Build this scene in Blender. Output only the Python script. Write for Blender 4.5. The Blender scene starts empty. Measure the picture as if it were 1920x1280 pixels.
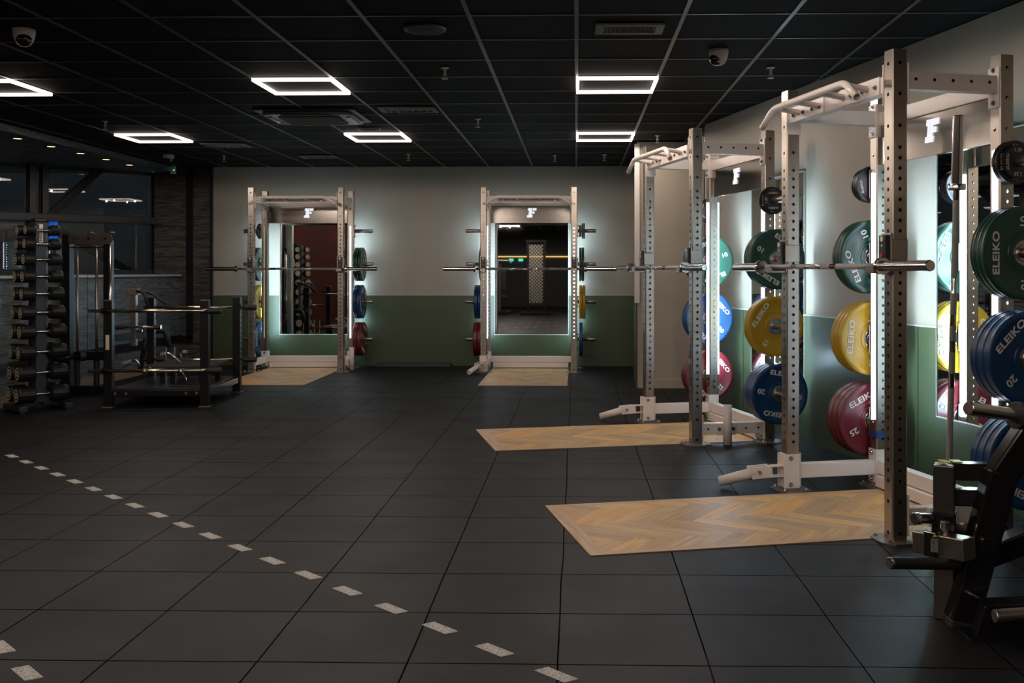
import bpy, bmesh, math, random
from mathutils import Vector, Matrix
random.seed(7)
PI = math.pi
scene = bpy.context.scene
COL = scene.collection

# ---------------------------------------------------------------- camera, world, exposure
cd = bpy.data.cameras.new('camera'); cam = bpy.data.objects.new('camera', cd); COL.objects.link(cam)
F, PX, PY, YAW, CH = 1912.6, 1036.3, 507.0, 0.02325, 1.30
cam.location = (0, 0, CH); cam.rotation_euler = (PI/2, 0, YAW)
cd.sensor_width = 36; cd.lens = F/1920*36
cd.shift_x = -(PX-960)/1920; cd.shift_y = -(640-PY)/1920
cd.clip_start = 0.05; cd.clip_end = 100
scene.camera = cam
w = bpy.data.worlds.new('world'); scene.world = w; w.use_nodes = True
w.node_tree.nodes['Background'].inputs[0].default_value = (0.55, 0.60, 0.62, 1)
w.node_tree.nodes['Background'].inputs[1].default_value = 0.5
scene.view_settings.view_transform = 'Standard'; scene.view_settings.look = 'None'
scene.view_settings.exposure = 0.0; scene.view_settings.gamma = 1.0
LAMP_E = 6.5       # ceiling lamp frames, their visible face
LAMP_W = 8.8       # watts of each of the four emitters of a ceiling lamp
LED_E = 80.0       # strips behind the racks
LED_F = 9.0        # strips on the front of the rear posts

def at(u, v, d):
    """world point seen at pixel (u, v) at depth d along the camera axis (used to read off sizes)"""
    r = (u-PX)/F*d; c, s = math.cos(YAW), math.sin(YAW)
    return Vector((c*r - s*d, s*r + c*d, CH - (v-PY)*d/F))

# ---------------------------------------------------------------- materials
MATS = {}
def mat(name, col, rough=0.5, metal=0.0, emit=None, es=0.0, bump=0.0, bscale=60, var=0.0, vscale=3.0, stretch=None, coat=0.0, spec=0.5):
    if name in MATS: return MATS[name]
    m = bpy.data.materials.new(name); m.use_nodes = True; nt = m.node_tree; b = nt.nodes['Principled BSDF']
    b.inputs['Base Color'].default_value = (*col, 1); b.inputs['Roughness'].default_value = rough
    b.inputs['Metallic'].default_value = metal; b.inputs['Specular IOR Level'].default_value = spec
    if coat: b.inputs['Coat Weight'].default_value = coat; b.inputs['Coat Roughness'].default_value = 0.1
    if emit: b.inputs['Emission Color'].default_value = (*emit, 1); b.inputs['Emission Strength'].default_value = es
    tc = nt.nodes.new('ShaderNodeTexCoord')
    mp = nt.nodes.new('ShaderNodeMapping'); nt.links.new(tc.outputs['Object'], mp.inputs[0])
    if stretch: mp.inputs['Scale'].default_value = stretch
    if var:
        n = nt.nodes.new('ShaderNodeTexNoise'); n.inputs['Scale'].default_value = vscale; n.inputs['Detail'].default_value = 6
        nt.links.new(mp.outputs[0], n.inputs['Vector'])
        r = nt.nodes.new('ShaderNodeValToRGB')
        r.color_ramp.elements[0].position = 0.3; r.color_ramp.elements[1].position = 0.7
        r.color_ramp.elements[0].color = (*[c*(1-var) for c in col], 1); r.color_ramp.elements[1].color = (*[min(1, c*(1+var)) for c in col], 1)
        nt.links.new(n.outputs['Fac'], r.inputs[0]); nt.links.new(r.outputs[0], b.inputs['Base Color'])
    if bump:
        n2 = nt.nodes.new('ShaderNodeTexNoise'); n2.inputs['Scale'].default_value = bscale; n2.inputs['Detail'].default_value = 4
        nt.links.new(mp.outputs[0], n2.inputs['Vector'])
        bp = nt.nodes.new('ShaderNodeBump'); bp.inputs['Strength'].default_value = bump; bp.inputs['Distance'].default_value = 0.01
        nt.links.new(n2.outputs['Fac'], bp.inputs['Height']); nt.links.new(bp.outputs[0], b.inputs['Normal'])
    MATS[name] = m; return m

M_WALL = mat('painted_plaster', (0.315, 0.270, 0.215), 0.75, bump=0.08, bscale=90, var=0.04, vscale=1.5)
M_CREAM = mat('cream_plaster', (0.40, 0.34, 0.265), 0.7, bump=0.12, bscale=120, var=0.03)
M_GREEN = mat('green_panel', (0.041, 0.058, 0.025), 0.42, var=0.03, vscale=1.2, bump=0.02, bscale=40)
M_EDGE = mat('panel_edge_trim', (0.40, 0.42, 0.38), 0.4)
M_SKIRT = mat('beige_skirting', (0.42, 0.35, 0.26), 0.5)
M_TAN = mat('tan_skirting', (0.20, 0.15, 0.09), 0.5)
M_RED = mat('red_paint', (0.036, 0.004, 0.002), 0.85, var=0.08, spec=0.05)
M_DARKWALL = mat('charcoal_paint', (0.02, 0.02, 0.022), 0.7)
M_CEIL = mat('black_ceiling_tile', (0.0035, 0.0035, 0.004), 0.8, bump=0.1, bscale=200, spec=0.12)
M_TBAR = mat('grey_ceiling_grid', (0.05, 0.053, 0.06), 0.38, metal=0.3)
M_STEEL = mat('brushed_steel', (0.40, 0.35, 0.295), 0.31, metal=0.97, var=0.10, vscale=5, stretch=(1, 1, 0.35), bump=0.02, bscale=30)
M_PANELST = mat('brushed_panel_steel', (0.36, 0.325, 0.29), 0.16, metal=1.0, var=0.12, vscale=3, stretch=(0.2, 1, 3))
M_PLATEST = mat('worn_base_steel', (0.22, 0.19, 0.15), 0.45, metal=0.9, var=0.35, vscale=14)
M_WHITE = mat('white_powder_coat', (0.74, 0.655, 0.60), 0.34, var=0.03, vscale=6)
M_CHROME = mat('chrome', (0.74, 0.71, 0.68), 0.17, metal=1.0)
M_KNURL = mat('knurled_steel', (0.36, 0.34, 0.32), 0.38, metal=1.0, bump=0.6, bscale=900)
M_HUB = mat('plate_hub_steel', (0.42, 0.41, 0.39), 0.27, metal=1.0)
M_PEG = mat('peg_steel', (0.42, 0.37, 0.33), 0.33, metal=0.95)
M_BLACK = mat('black_powder_coat', (0.007, 0.007, 0.008), 0.32, spec=0.3)
M_GLOSSB = mat('gloss_black', (0.010, 0.009, 0.009), 0.13, coat=0.5)
M_NAVYB = mat('blue_black_coat', (0.007, 0.011, 0.015), 0.4)
M_RUBB = mat('black_rubber', (0.014, 0.014, 0.015), 0.55, bump=0.1, bscale=300)
M_DUMB = mat('dumbbell_rubber', (0.008, 0.008, 0.008), 0.45, spec=0.3)
M_GOLD = mat('pale_gold_print', (0.62, 0.54, 0.34), 0.4)
M_BRASSBAR = mat('yellowed_chrome', (0.62, 0.55, 0.42), 0.2, metal=1.0)
M_ZINC = mat('zinc_bolt', (0.40, 0.42, 0.44), 0.25, metal=1.0)
M_LET = mat('white_lettering', (0.60, 0.58, 0.54), 0.55)
M_PALEL = mat('pale_lettering', (0.5, 0.45, 0.36), 0.5)
M_MIRROR = mat('mirror_glass', (0.82, 0.85, 0.83), 0.015, metal=1.0)
M_BROWNP = mat('bronze_plate', (0.075, 0.058, 0.05), 0.45, metal=0.4)
M_BLUETAPE = mat('blue_tape', (0.01, 0.05, 0.16), 0.5)
M_YELTAPE = mat('yellow_tape', (0.45, 0.42, 0.03), 0.4)
M_REDP = mat('red_plastic', (0.35, 0.02, 0.015), 0.4)
M_UHMW = mat('black_plastic', (0.018, 0.018, 0.02), 0.3)
M_LAMP = mat('lamp_diffuser', (0.8, 0.8, 0.8), 0.5, emit=(1.0, 0.86, 0.76), es=LAMP_E)
M_LED = mat('led_strip_light', (0.8, 0.8, 0.8), 0.5, emit=(0.54, 0.80, 1.0), es=LED_E)
M_LEDF = mat('led_front_light', (0.8, 0.8, 0.8), 0.5, emit=(0.80, 0.80, 1.0), es=LED_F)
M_LEDDIM = mat('led_dim_light', (0.5, 0.45, 0.3), 0.4, emit=(0.85, 0.75, 0.45), es=0.16)
M_LOGO = mat('lit_logo', (0.3, 0.3, 0.3), 0.5, emit=(0.90, 0.92, 1.0), es=0.9)
M_WARM = mat('warm_spot_light', (0.8, 0.5, 0.3), 0.5, emit=(1.0, 0.50, 0.20), es=5)
M_WARMBAR = mat('warm_strip_light', (0.8, 0.5, 0.3), 0.5, emit=(1.0, 0.62, 0.15), es=1.2)
M_TEAL = mat('teal_sign_light', (0.1, 0.6, 0.5), 0.5, emit=(0.1, 0.9, 0.75), es=1.0)
M_BLUEL = mat('blue_sign_light', (0.0, 0.1, 0.6), 0.5, emit=(0.01, 0.14, 0.75), es=0.7)
M_GLED = mat('green_indicator', (0, .5, .1), 0.5, emit=(0.05, 1.0, 0.2), es=2)
M_OFFW = mat('off_white_plastic', (0.60, 0.55, 0.50), 0.45)
M_VENT = mat('grey_vent_metal', (0.13, 0.13, 0.14), 0.45, metal=0.3)
M_SPRK = mat('sprinkler_metal', (0.6, 0.58, 0.54), 0.35, metal=0.3)
M_LENS = mat('dark_lens', (0.01, 0.01, 0.012), 0.05, coat=0.6)
M_FRAME = mat('dark_window_frame', (0.012, 0.011, 0.011), 0.4, spec=0.3)
M_BRACE = mat('dark_brace', (0.004, 0.004, 0.004), 0.5, spec=0.2)
M_SILLTOP = mat('sill_top', (0.030, 0.024, 0.022), 0.4)
M_SILLEDGE = mat('sill_edge', (0.34, 0.36, 0.38), 0.35)
M_DASH = None

def nmat(name):
    m = bpy.data.materials.new(name); m.use_nodes = True; return m, m.node_tree, m.node_tree.nodes['Principled BSDF']

def math_node(nt, op, a=None, b=None):
    n = nt.nodes.new('ShaderNodeMath'); n.operation = op
    for i, x in enumerate((a, b)):
        if x is None: continue
        if isinstance(x, (int, float)): n.inputs[i].default_value = x
        else: nt.links.new(x, n.inputs[i])
    return n.outputs[0]

# rubber floor: half-metre tiles
def floor_material():
    m, nt, b = nmat('rubber_floor_tiles')
    tc = nt.nodes.new('ShaderNodeTexCoord'); sp = nt.nodes.new('ShaderNodeSeparateXYZ'); nt.links.new(tc.outputs['Object'], sp.inputs[0])
    wob = nt.nodes.new('ShaderNodeTexNoise'); wob.inputs['Scale'].default_value = 0.9; wob.inputs['Detail'].default_value = 3; nt.links.new(tc.outputs['Object'], wob.inputs['Vector'])
    wv = math_node(nt, 'MULTIPLY', math_node(nt, 'SUBTRACT', wob.outputs['Fac'], 0.5), 0.022)
    def axis(sock, off):
        t = math_node(nt, 'DIVIDE', math_node(nt, 'ADD', math_node(nt, 'ADD', sock, wv), off), 0.5)
        fr = math_node(nt, 'FRACT', t); fl = math_node(nt, 'FLOOR', t)
        dist = math_node(nt, 'ABSOLUTE', math_node(nt, 'SUBTRACT', fr, 0.5))   # .5 at seam
        return math_node(nt, 'MULTIPLY', math_node(nt, 'SUBTRACT', 0.5, dist), 0.5), fl   # metres from the seam
    dx, fx = axis(sp.outputs[0], 0.0621+20); dy, fy = axis(sp.outputs[1], -3.366+20)
    def line(d, wd):
        mr = nt.nodes.new('ShaderNodeMapRange'); mr.inputs['From Min'].default_value = wd*0.45; mr.inputs['From Max'].default_value = wd
        mr.inputs['To Min'].default_value = 1; mr.inputs['To Max'].default_value = 0; nt.links.new(d, mr.inputs['Value']); return mr.outputs[0]
    lx, ly = line(dx, 0.0038), line(dy, 0.0046)
    cmb = nt.nodes.new('ShaderNodeCombineXYZ'); nt.links.new(fx, cmb.inputs[0]); nt.links.new(fy, cmb.inputs[1])
    wn = nt.nodes.new('ShaderNodeTexWhiteNoise'); nt.links.new(cmb.outputs[0], wn.inputs['Vector'])
    n1 = nt.nodes.new('ShaderNodeTexNoise'); n1.inputs['Scale'].default_value = 170; n1.inputs['Detail'].default_value = 3; nt.links.new(tc.outputs['Object'], n1.inputs['Vector'])
    n2 = nt.nodes.new('ShaderNodeTexNoise'); n2.inputs['Scale'].default_value = 2.2; n2.inputs['Detail'].default_value = 6; nt.links.new(tc.outputs['Object'], n2.inputs['Vector'])
    v = math_node(nt, 'ADD', math_node(nt, 'MULTIPLY', wn.outputs['Value'], 0.0024), 0.0048)
    v = math_node(nt, 'ADD', v, math_node(nt, 'MULTIPLY', math_node(nt, 'SUBTRACT', n1.outputs['Fac'], 0.5), 0.030))
    v = math_node(nt, 'ADD', v, math_node(nt, 'MULTIPLY', math_node(nt, 'SUBTRACT', n2.outputs['Fac'], 0.5), 0.008))
    v = math_node(nt, 'MAXIMUM', v, 0.0012)
    cc = nt.nodes.new('ShaderNodeCombineColor')
    nt.links.new(v, cc.inputs[0]); nt.links.new(v, cc.inputs[1]); nt.links.new(math_node(nt, 'MULTIPLY', v, 1.16), cc.inputs[2])
    # pale crumbs
    vo = nt.nodes.new('ShaderNodeTexVoronoi'); vo.inputs['Scale'].default_value = 34; nt.links.new(tc.outputs['Object'], vo.inputs['Vector'])
    sep2 = nt.nodes.new('ShaderNodeSeparateColor'); nt.links.new(vo.outputs['Color'], sep2.inputs[0])
    crumb = math_node(nt, 'MULTIPLY', math_node(nt, 'LESS_THAN', vo.outputs['Distance'], 0.085), math_node(nt, 'GREATER_THAN', sep2.outputs[0], 0.955))
    mx0 = nt.nodes.new('ShaderNodeMix'); mx0.data_type = 'RGBA'; nt.links.new(math_node(nt, 'MULTIPLY', crumb, 0.7), mx0.inputs['Factor'])
    nt.links.new(cc.outputs[0], mx0.inputs['A']); mx0.inputs['B'].default_value = (0.13, 0.12, 0.11, 1)
    mx = nt.nodes.new('ShaderNodeMix'); mx.data_type = 'RGBA'; nt.links.new(ly, mx.inputs['Factor']); nt.links.new(mx0.outputs['Result'], mx.inputs['A']); mx.inputs['B'].default_value = (0.0006, 0.0006, 0.0006, 1)
    dust = nt.nodes.new('ShaderNodeTexNoise'); dust.inputs['Scale'].default_value = 1.7; nt.links.new(tc.outputs['Object'], dust.inputs['Vector'])
    dr = nt.nodes.new('ShaderNodeValToRGB'); dr.color_ramp.elements[0].position = 0.56; dr.color_ramp.elements[1].position = 0.66
    dr.color_ramp.elements[0].color = (0.0006, 0.0006, 0.0006, 1); dr.color_ramp.elements[1].color = (0.020, 0.016, 0.011, 1); nt.links.new(dust.outputs['Fac'], dr.inputs[0])
    mx2 = nt.nodes.new('ShaderNodeMix'); mx2.data_type = 'RGBA'; nt.links.new(lx, mx2.inputs['Factor']); nt.links.new(mx.outputs['Result'], mx2.inputs['A']); nt.links.new(dr.outputs[0], mx2.inputs['B'])
    nt.links.new(mx2.outputs['Result'], b.inputs['Base Color'])
    h = math_node(nt, 'SUBTRACT', math_node(nt, 'MULTIPLY', n1.outputs['Fac'], 0.35), math_node(nt, 'MAXIMUM', lx, ly))
    bp = nt.nodes.new('ShaderNodeBump'); bp.inputs['Strength'].default_value = 0.55; bp.inputs['Distance'].default_value = 0.004
    nt.links.new(h, bp.inputs['Height']); nt.links.new(bp.outputs[0], b.inputs['Normal'])
    rr = nt.nodes.new('ShaderNodeMapRange'); rr.inputs['To Min'].default_value = 0.42; rr.inputs['To Max'].default_value = 0.62; nt.links.new(n2.outputs['Fac'], rr.inputs['Value'])
    nt.links.new(rr.outputs[0], b.inputs['Roughness']); nt.links.new(math_node(nt, 'MULTIPLY', math_node(nt, 'SUBTRACT', 1.0, math_node(nt, 'MAXIMUM', lx, ly)), 0.20), b.inputs['Specular IOR Level'])
    return m
M_FLOOR = floor_material()

def planks_material(name, c1, c2, plank=0.14, rough=0.5, coord='Object', vertical_axis=2):
    """burnt wood cladding: horizontal boards with grain"""
    m, nt, b = nmat(name)
    tc = nt.nodes.new('ShaderNodeTexCoord'); sp = nt.nodes.new('ShaderNodeSeparateXYZ'); nt.links.new(tc.outputs[coord], sp.inputs[0])
    t = math_node(nt, 'DIVIDE', math_node(nt, 'ADD', sp.outputs[vertical_axis], 10), plank)
    fr, fl = math_node(nt, 'FRACT', t), math_node(nt, 'FLOOR', t)
    cmb = nt.nodes.new('ShaderNodeCombineXYZ')
    nt.links.new(math_node(nt, 'ADD', sp.outputs[0], math_node(nt, 'MULTIPLY', fl, 3.7)), cmb.inputs[0]); nt.links.new(math_node(nt, 'MULTIPLY', sp.outputs[1], 1.0), cmb.inputs[1])
    nt.links.new(math_node(nt, 'MULTIPLY', sp.outputs[2], 7.0), cmb.inputs[2])
    n = nt.nodes.new('ShaderNodeTexNoise'); n.inputs['Scale'].default_value = 3.0; n.inputs['Detail'].default_value = 8; n.inputs['Distortion'].default_value = 1.6; nt.links.new(cmb.outputs[0], n.inputs['Vector'])
    r = nt.nodes.new('ShaderNodeValToRGB'); r.color_ramp.elements[0].position = 0.35; r.color_ramp.elements[1].position = 0.72
    r.color_ramp.elements[0].color = (*c1, 1); r.color_ramp.elements[1].color = (*c2, 1); nt.links.new(n.outputs['Fac'], r.inputs[0])
    gap = math_node(nt, 'LESS_THAN', fr, 0.035)
    mx = nt.nodes.new('ShaderNodeMix'); mx.data_type = 'RGBA'; nt.links.new(gap, mx.inputs['Factor']); nt.links.new(r.outputs[0], mx.inputs['A']); mx.inputs['B'].default_value = (0.003, 0.003, 0.003, 1)
    nt.links.new(mx.outputs['Result'], b.inputs['Base Color']); b.inputs['Roughness'].default_value = rough
    bp = nt.nodes.new('ShaderNodeBump'); bp.inputs['Strength'].default_value = 0.4; bp.inputs['Distance'].default_value = 0.01
    nt.links.new(math_node(nt, 'SUBTRACT', n.outputs['Fac'], gap), bp.inputs['Height']); nt.links.new(bp.outputs[0], b.inputs['Normal'])
    return m
M_BURNT = planks_material('burnt_wood_boards', (0.010, 0.010, 0.011), (0.10, 0.092, 0.083))
M_BURNTB = planks_material('grey_burnt_boards', (0.035, 0.042, 0.048), (0.15, 0.165, 0.175))
M_BROWNW = planks_material('brown_reveal_wood', (0.05, 0.022, 0.008), (0.34, 0.15, 0.055), plank=3)

def parquet_material():
    m, nt, b = nmat('herringbone_oak')
    at_ = nt.nodes.new('ShaderNodeAttribute'); at_.attribute_name = 'tone'; at_.attribute_type = 'GEOMETRY'
    uv = nt.nodes.new('ShaderNodeUVMap'); uv.uv_map = 'grain'
    mp = nt.nodes.new('ShaderNodeMapping'); mp.inputs['Scale'].default_value = (2.0, 26, 1); nt.links.new(uv.outputs[0], mp.inputs[0])
    n = nt.nodes.new('ShaderNodeTexNoise'); n.inputs['Scale'].default_value = 1.6; n.inputs['Detail'].default_value = 7; n.inputs['Distortion'].default_value = 0.7; nt.links.new(mp.outputs[0], n.inputs['Vector'])
    r = nt.nodes.new('ShaderNodeValToRGB'); r.color_ramp.elements[0].position = 0.32; r.color_ramp.elements[0].color = (0.74, 0.74, 0.76, 1); r.color_ramp.elements[1].position = 0.7; r.color_ramp.elements[1].color = (1.12, 1.1, 1.05, 1)
    nt.links.new(n.outputs['Fac'], r.inputs[0])
    mx = nt.nodes.new('ShaderNodeMix'); mx.data_type = 'RGBA'; mx.blend_type = 'MULTIPLY'; mx.inputs['Factor'].default_value = 1
    nt.links.new(at_.outputs['Color'], mx.inputs['A']); nt.links.new(r.outputs[0], mx.inputs['B'])
    nt.links.new(mx.outputs['Result'], b.inputs['Base Color']); b.inputs['Roughness'].default_value = 0.42; b.inputs['Specular IOR Level'].default_value = 0.35
    return m
M_PARQ = parquet_material()

def dash_material():
    m, nt, b = nmat('speckled_white_rubber')
    tc = nt.nodes.new('ShaderNodeTexCoord'); n = nt.nodes.new('ShaderNodeTexNoise'); n.inputs['Scale'].default_value = 260; nt.links.new(tc.outputs['Object'], n.inputs['Vector'])
    r = nt.nodes.new('ShaderNodeValToRGB'); r.color_ramp.elements[0].position = 0.36; r.color_ramp.elements[0].color = (0.13, 0.12, 0.11, 1); r.color_ramp.elements[1].position = 0.5; r.color_ramp.elements[1].color = (0.58, 0.55, 0.50, 1)
    nt.links.new(n.outputs['Fac'], r.inputs[0]); nt.links.new(r.outputs[0], b.inputs['Base Color']); b.inputs['Roughness'].default_value = 0.7
    return m
M_DASH = dash_material()

def glass_material():
    m, nt, b = nmat('dark_window_glass')
    tr = nt.nodes.new('ShaderNodeBsdfTransparent'); tr.inputs[0].default_value = (0.75, 0.78, 0.8, 1)
    gl = nt.nodes.new('ShaderNodeBsdfGlossy'); gl.inputs['Roughness'].default_value = 0.01; gl.inputs['Color'].default_value = (1, 1, 1, 1)
    fr = nt.nodes.new('ShaderNodeFresnel'); fr.inputs['IOR'].default_value = 1.5
    ms = nt.nodes.new('ShaderNodeMixShader'); nt.links.new(fr.outputs[0], ms.inputs[0]); nt.links.new(tr.outputs[0], ms.inputs[1]); nt.links.new(gl.outputs[0], ms.inputs[2])
    nt.links.new(ms.outputs[0], nt.nodes['Material Output'].inputs[0]); return m
M_GLASS = glass_material()

# ---------------------------------------------------------------- mesh builder
class MB:
    def __init__(s): s.bm = bmesh.new()
    def box(s, c, size, rot=None):
        m = Matrix.Translation(Vector(c)) @ (rot.to_4x4() if rot is not None else Matrix()) @ Matrix.Diagonal((*size, 1))
        bmesh.ops.create_cube(s.bm, size=1, matrix=m); return s
    def beam(s, a, b, w, h, up=(0, 0, 1)):
        a, b = Vector(a), Vector(b); d = (b-a); L = d.length; d.normalize(); up = Vector(up)
        side = d.cross(up)
        if side.length < 1e-5: side = d.cross(Vector((0, 1, 0)))
        side.normalize(); upv = side.cross(d)
        R = Matrix((side, d, upv)).transposed()
        return s.box((a+b)/2, (w, L, h), R)
    def cyl(s, a, b, r, r2=None, seg=20, caps=True):
        a, b = Vector(a), Vector(b); d = b-a; L = d.length
        q = d.to_track_quat('Z', 'Y').to_matrix().to_4x4()
        m = Matrix.Translation((a+b)/2) @ q
        bmesh.ops.create_cone(s.bm, cap_ends=caps, segments=seg, radius1=r, radius2=r if r2 is None else r2, depth=L, matrix=m); return s
    def tube(s, pts, r, seg=12, bend=0.0, nb=5, open_ends=False):
        pts = [Vector(p) for p in pts]
        if bend:
            out = [pts[0]]
            for i in range(1, len(pts)-1):
                p0, p1, p2 = pts[i-1], pts[i], pts[i+1]; d0 = (p0-p1).normalized(); d1 = (p2-p1).normalized()
                k = min(bend, (p0-p1).length*.45, (p2-p1).length*.45)
                A, B = p1+d0*k, p1+d1*k
                for j in range(nb+1):
                    t = j/nb; out.append((1-t)**2*A + 2*t*(1-t)*p1 + t*t*B)
            out.append(pts[-1]); pts = out
        rings = []; prev = None
        for i, p in enumerate(pts):
            if i == 0: d = pts[1]-pts[0]
            elif i == len(pts)-1: d = pts[-1]-pts[-2]
            else: d = (pts[i+1]-p).normalized() + (p-pts[i-1]).normalized()
            d.normalize()
            if prev is None:
                ref = Vector((0, 0, 1)) if abs(d.z) < .9 else Vector((1, 0, 0)); n = d.cross(ref).normalized()
            else:
                n = prev - d*prev.dot(d); n.normalize()
            prev = n; b_ = d.cross(n)
            rings.append([s.bm.verts.new(p + r*(math.cos(2*PI*k/seg)*n + math.sin(2*PI*k/seg)*b_)) for k in range(seg)])
        for i in range(len(rings)-1):
            for k in range(seg):
                f = s.bm.faces.new((rings[i][k], rings[i][(k+1) % seg], rings[i+1][(k+1) % seg], rings[i+1][k])); f.smooth = True
        if open_ends:
            for ring, p in ((rings[0], pts[0]), (rings[-1], pts[-1])):
                d = (pts[1]-pts[0]).normalized() if ring is rings[0] else (pts[-2]-pts[-1]).normalized()
                inner = [s.bm.verts.new(p + (v.co-p)*0.78) for v in ring]; deep = [s.bm.verts.new(v.co + d*0.03) for v in inner]
                for k in range(seg):
                    k2 = (k+1) % seg
                    s.bm.faces.new((ring[k2], ring[k], inner[k], inner[k2])); s.bm.faces.new((inner[k2], inner[k], deep[k], deep[k2]))
                s.bm.faces.new(deep)
        else:
            s.bm.faces.new(rings[0][::-1]); s.bm.faces.new(rings[-1])
        return s
    def lathe(s, prof, origin=(0, 0, 0), axis='X', seg=40, smooth=True):
        """prof: list of (pos along axis, radius)"""
        o = Vector(origin); rings = []
        def P(t, r, a):
            c, q = r*math.cos(a), r*math.sin(a)
            v = {'X': Vector((t, c, q)), 'Y': Vector((q, t, c)), 'Z': Vector((c, q, t))}[axis]; return o+v
        for t, r in prof:
            if r < 1e-6: rings.append([s.bm.verts.new(P(t, 0, 0))])
            else: rings.append([s.bm.verts.new(P(t, r, 2*PI*k/seg)) for k in range(seg)])
        for i in range(len(rings)-1):
            A, B = rings[i], rings[i+1]
            for k in range(seg):
                k2 = (k+1) % seg
                if len(A) == 1 and len(B) == 1: continue
                if len(A) == 1: f = s.bm.faces.new((A[0], B[k], B[k2]))
                elif len(B) == 1: f = s.bm.faces.new((A[k], B[0], A[k2]))
                else: f = s.bm.faces.new((A[k], B[k], B[k2], A[k2]))
                f.smooth = smooth
        return s
    def prism(s, poly, depth, M=None):
        """poly in xy, extruded along +z by depth, placed by matrix M"""
        M = M or Matrix()
        lo = [s.bm.verts.new(M @ Vector((x, y, 0))) for x, y in poly]; hi = [s.bm.verts.new(M @ Vector((x, y, depth))) for x, y in poly]
        s.bm.faces.new(lo[::-1]); s.bm.faces.new(hi)
        for i in range(len(poly)):
            j = (i+1) % len(poly); s.bm.faces.new((lo[i], lo[j], hi[j], hi[i]))
        return s
    def sphere(s, c, r, scale=(1, 1, 1), seg=20):
        m = Matrix.Translation(Vector(c)) @ Matrix.Diagonal((*[r*k for k in scale], 1))
        res = bmesh.ops.create_uvsphere(s.bm, u_segments=seg, v_segments=seg//2, radius=1, matrix=m)
        return s
    def mesh(s, name, smooth_angle=None):
        bmesh.ops.recalc_face_normals(s.bm, faces=s.bm.faces[:])
        me = bpy.data.meshes.new(name); s.bm.to_mesh(me); s.bm.free()
        return me
    def build(s, name, m, parent=None, bevel=0.0, smooth=False, seg=2):
        if smooth:
            for f in s.bm.faces: f.smooth = True
        return obj(name, s.mesh(name), m, parent, bevel, seg)

def obj(name, me, m=None, parent=None, bevel=0.0, seg=2):
    o = bpy.data.objects.new(name, me); COL.objects.link(o)
    if m is not None and not me.materials: me.materials.append(m)
    if parent is not None: o.parent = parent
    if bevel:
        bv = o.modifiers.new('bevel', 'BEVEL'); bv.width = bevel; bv.segments = seg; bv.limit_method = 'ANGLE'; bv.angle_limit = math.radians(50); bv.harden_normals = False
    return o
def smooth_by_angle(me, ang=35):
    me.shade_smooth() if hasattr(me, 'shade_smooth') else None
    try: me.set_sharp_from_angle(angle=math.radians(ang))
    except Exception: pass
def tag(o, label, cat, group=None, kind=None):
    o['label'] = label; o['category'] = cat
    if group: o['group'] = group
    if kind: o['kind'] = kind
    return o
def thing(name, label, cat, loc=(0, 0, 0), rotz=0, group=None):
    o = bpy.data.objects.new(name, None); COL.objects.link(o); o.empty_display_size = 0.1
    o.location = loc; o.rotation_euler = (0, 0, rotz); return tag(o, label, cat, group)
def struct(name, mb, m, bevel=0.0):
    o = mb.build(name, m, None, bevel); o['kind'] = 'structure'; return o
KIDS = {}
def dup(root, loc=None, rot=None, label=None, group=None):
    r = root.copy(); COL.objects.link(r)
    if loc is not None: r.location = loc
    if rot is not None: r.rotation_euler = rot
    if label: r['label'] = label
    if group: r['group'] = group
    for ch in [c for c in COL.objects if c.parent == root]:
        c = ch.copy(); COL.objects.link(c); c.parent = r
        for g in [x for x in COL.objects if x.parent == ch]:
            d = g.copy(); COL.objects.link(d); d.parent = c
    return r

def text_mesh(body, size, ext=0.0015, bold=0.0, sx=1.0, spacing=1.0):
    cu = bpy.data.curves.new('txt', 'FONT'); cu.body = body; cu.size = size; cu.extrude = ext; cu.offset = bold
    cu.align_x = 'CENTER'; cu.align_y = 'CENTER'; cu.space_character = spacing; cu.resolution_u = 3
    o = bpy.data.objects.new('txt', cu); COL.objects.link(o)
    dg = bpy.context.evaluated_depsgraph_get(); me = bpy.data.meshes.new_from_object(o.evaluated_get(dg))
    bpy.data.objects.remove(o); me.transform(Matrix.Diagonal((sx, 1, 1, 1))); return me

# ================================================================= SETTING
CZ = 2.72
E1 = Vector((-0.2345, 0.9721, 0)); E2 = Vector((0.9721, 0.2345, 0))       # along / toward the slanted right wall
RA = math.atan2(-E2.x, E2.y)                                               # rack rotation on that wall
def RW(a, t, z=0): return E1*a + E2*t + Vector((0, 0, z))

struct('floor', MB().box((-1.5, 2.5, -0.05), (16, 24, 0.1)), M_FLOOR)
struct('ceiling', MB().box((0.55, 2.5, CZ+0.056), (12.6, 24, 0.1)), M_CEIL)
g = MB()
for k in range(-9, 14):                      # grid bars running away from the camera
    x = 0.6*k
    if x > -5.4 or True: g.box((x, 2.5, CZ+0.003), (0.024, 23, 0.006))
for k in range(-27, 11):
    y = 7.484+0.6*k; g.box((-1.0, y, CZ+0.0045), (12.0, 0.022, 0.006))
struct('trim_1', g, M_TBAR)

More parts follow.
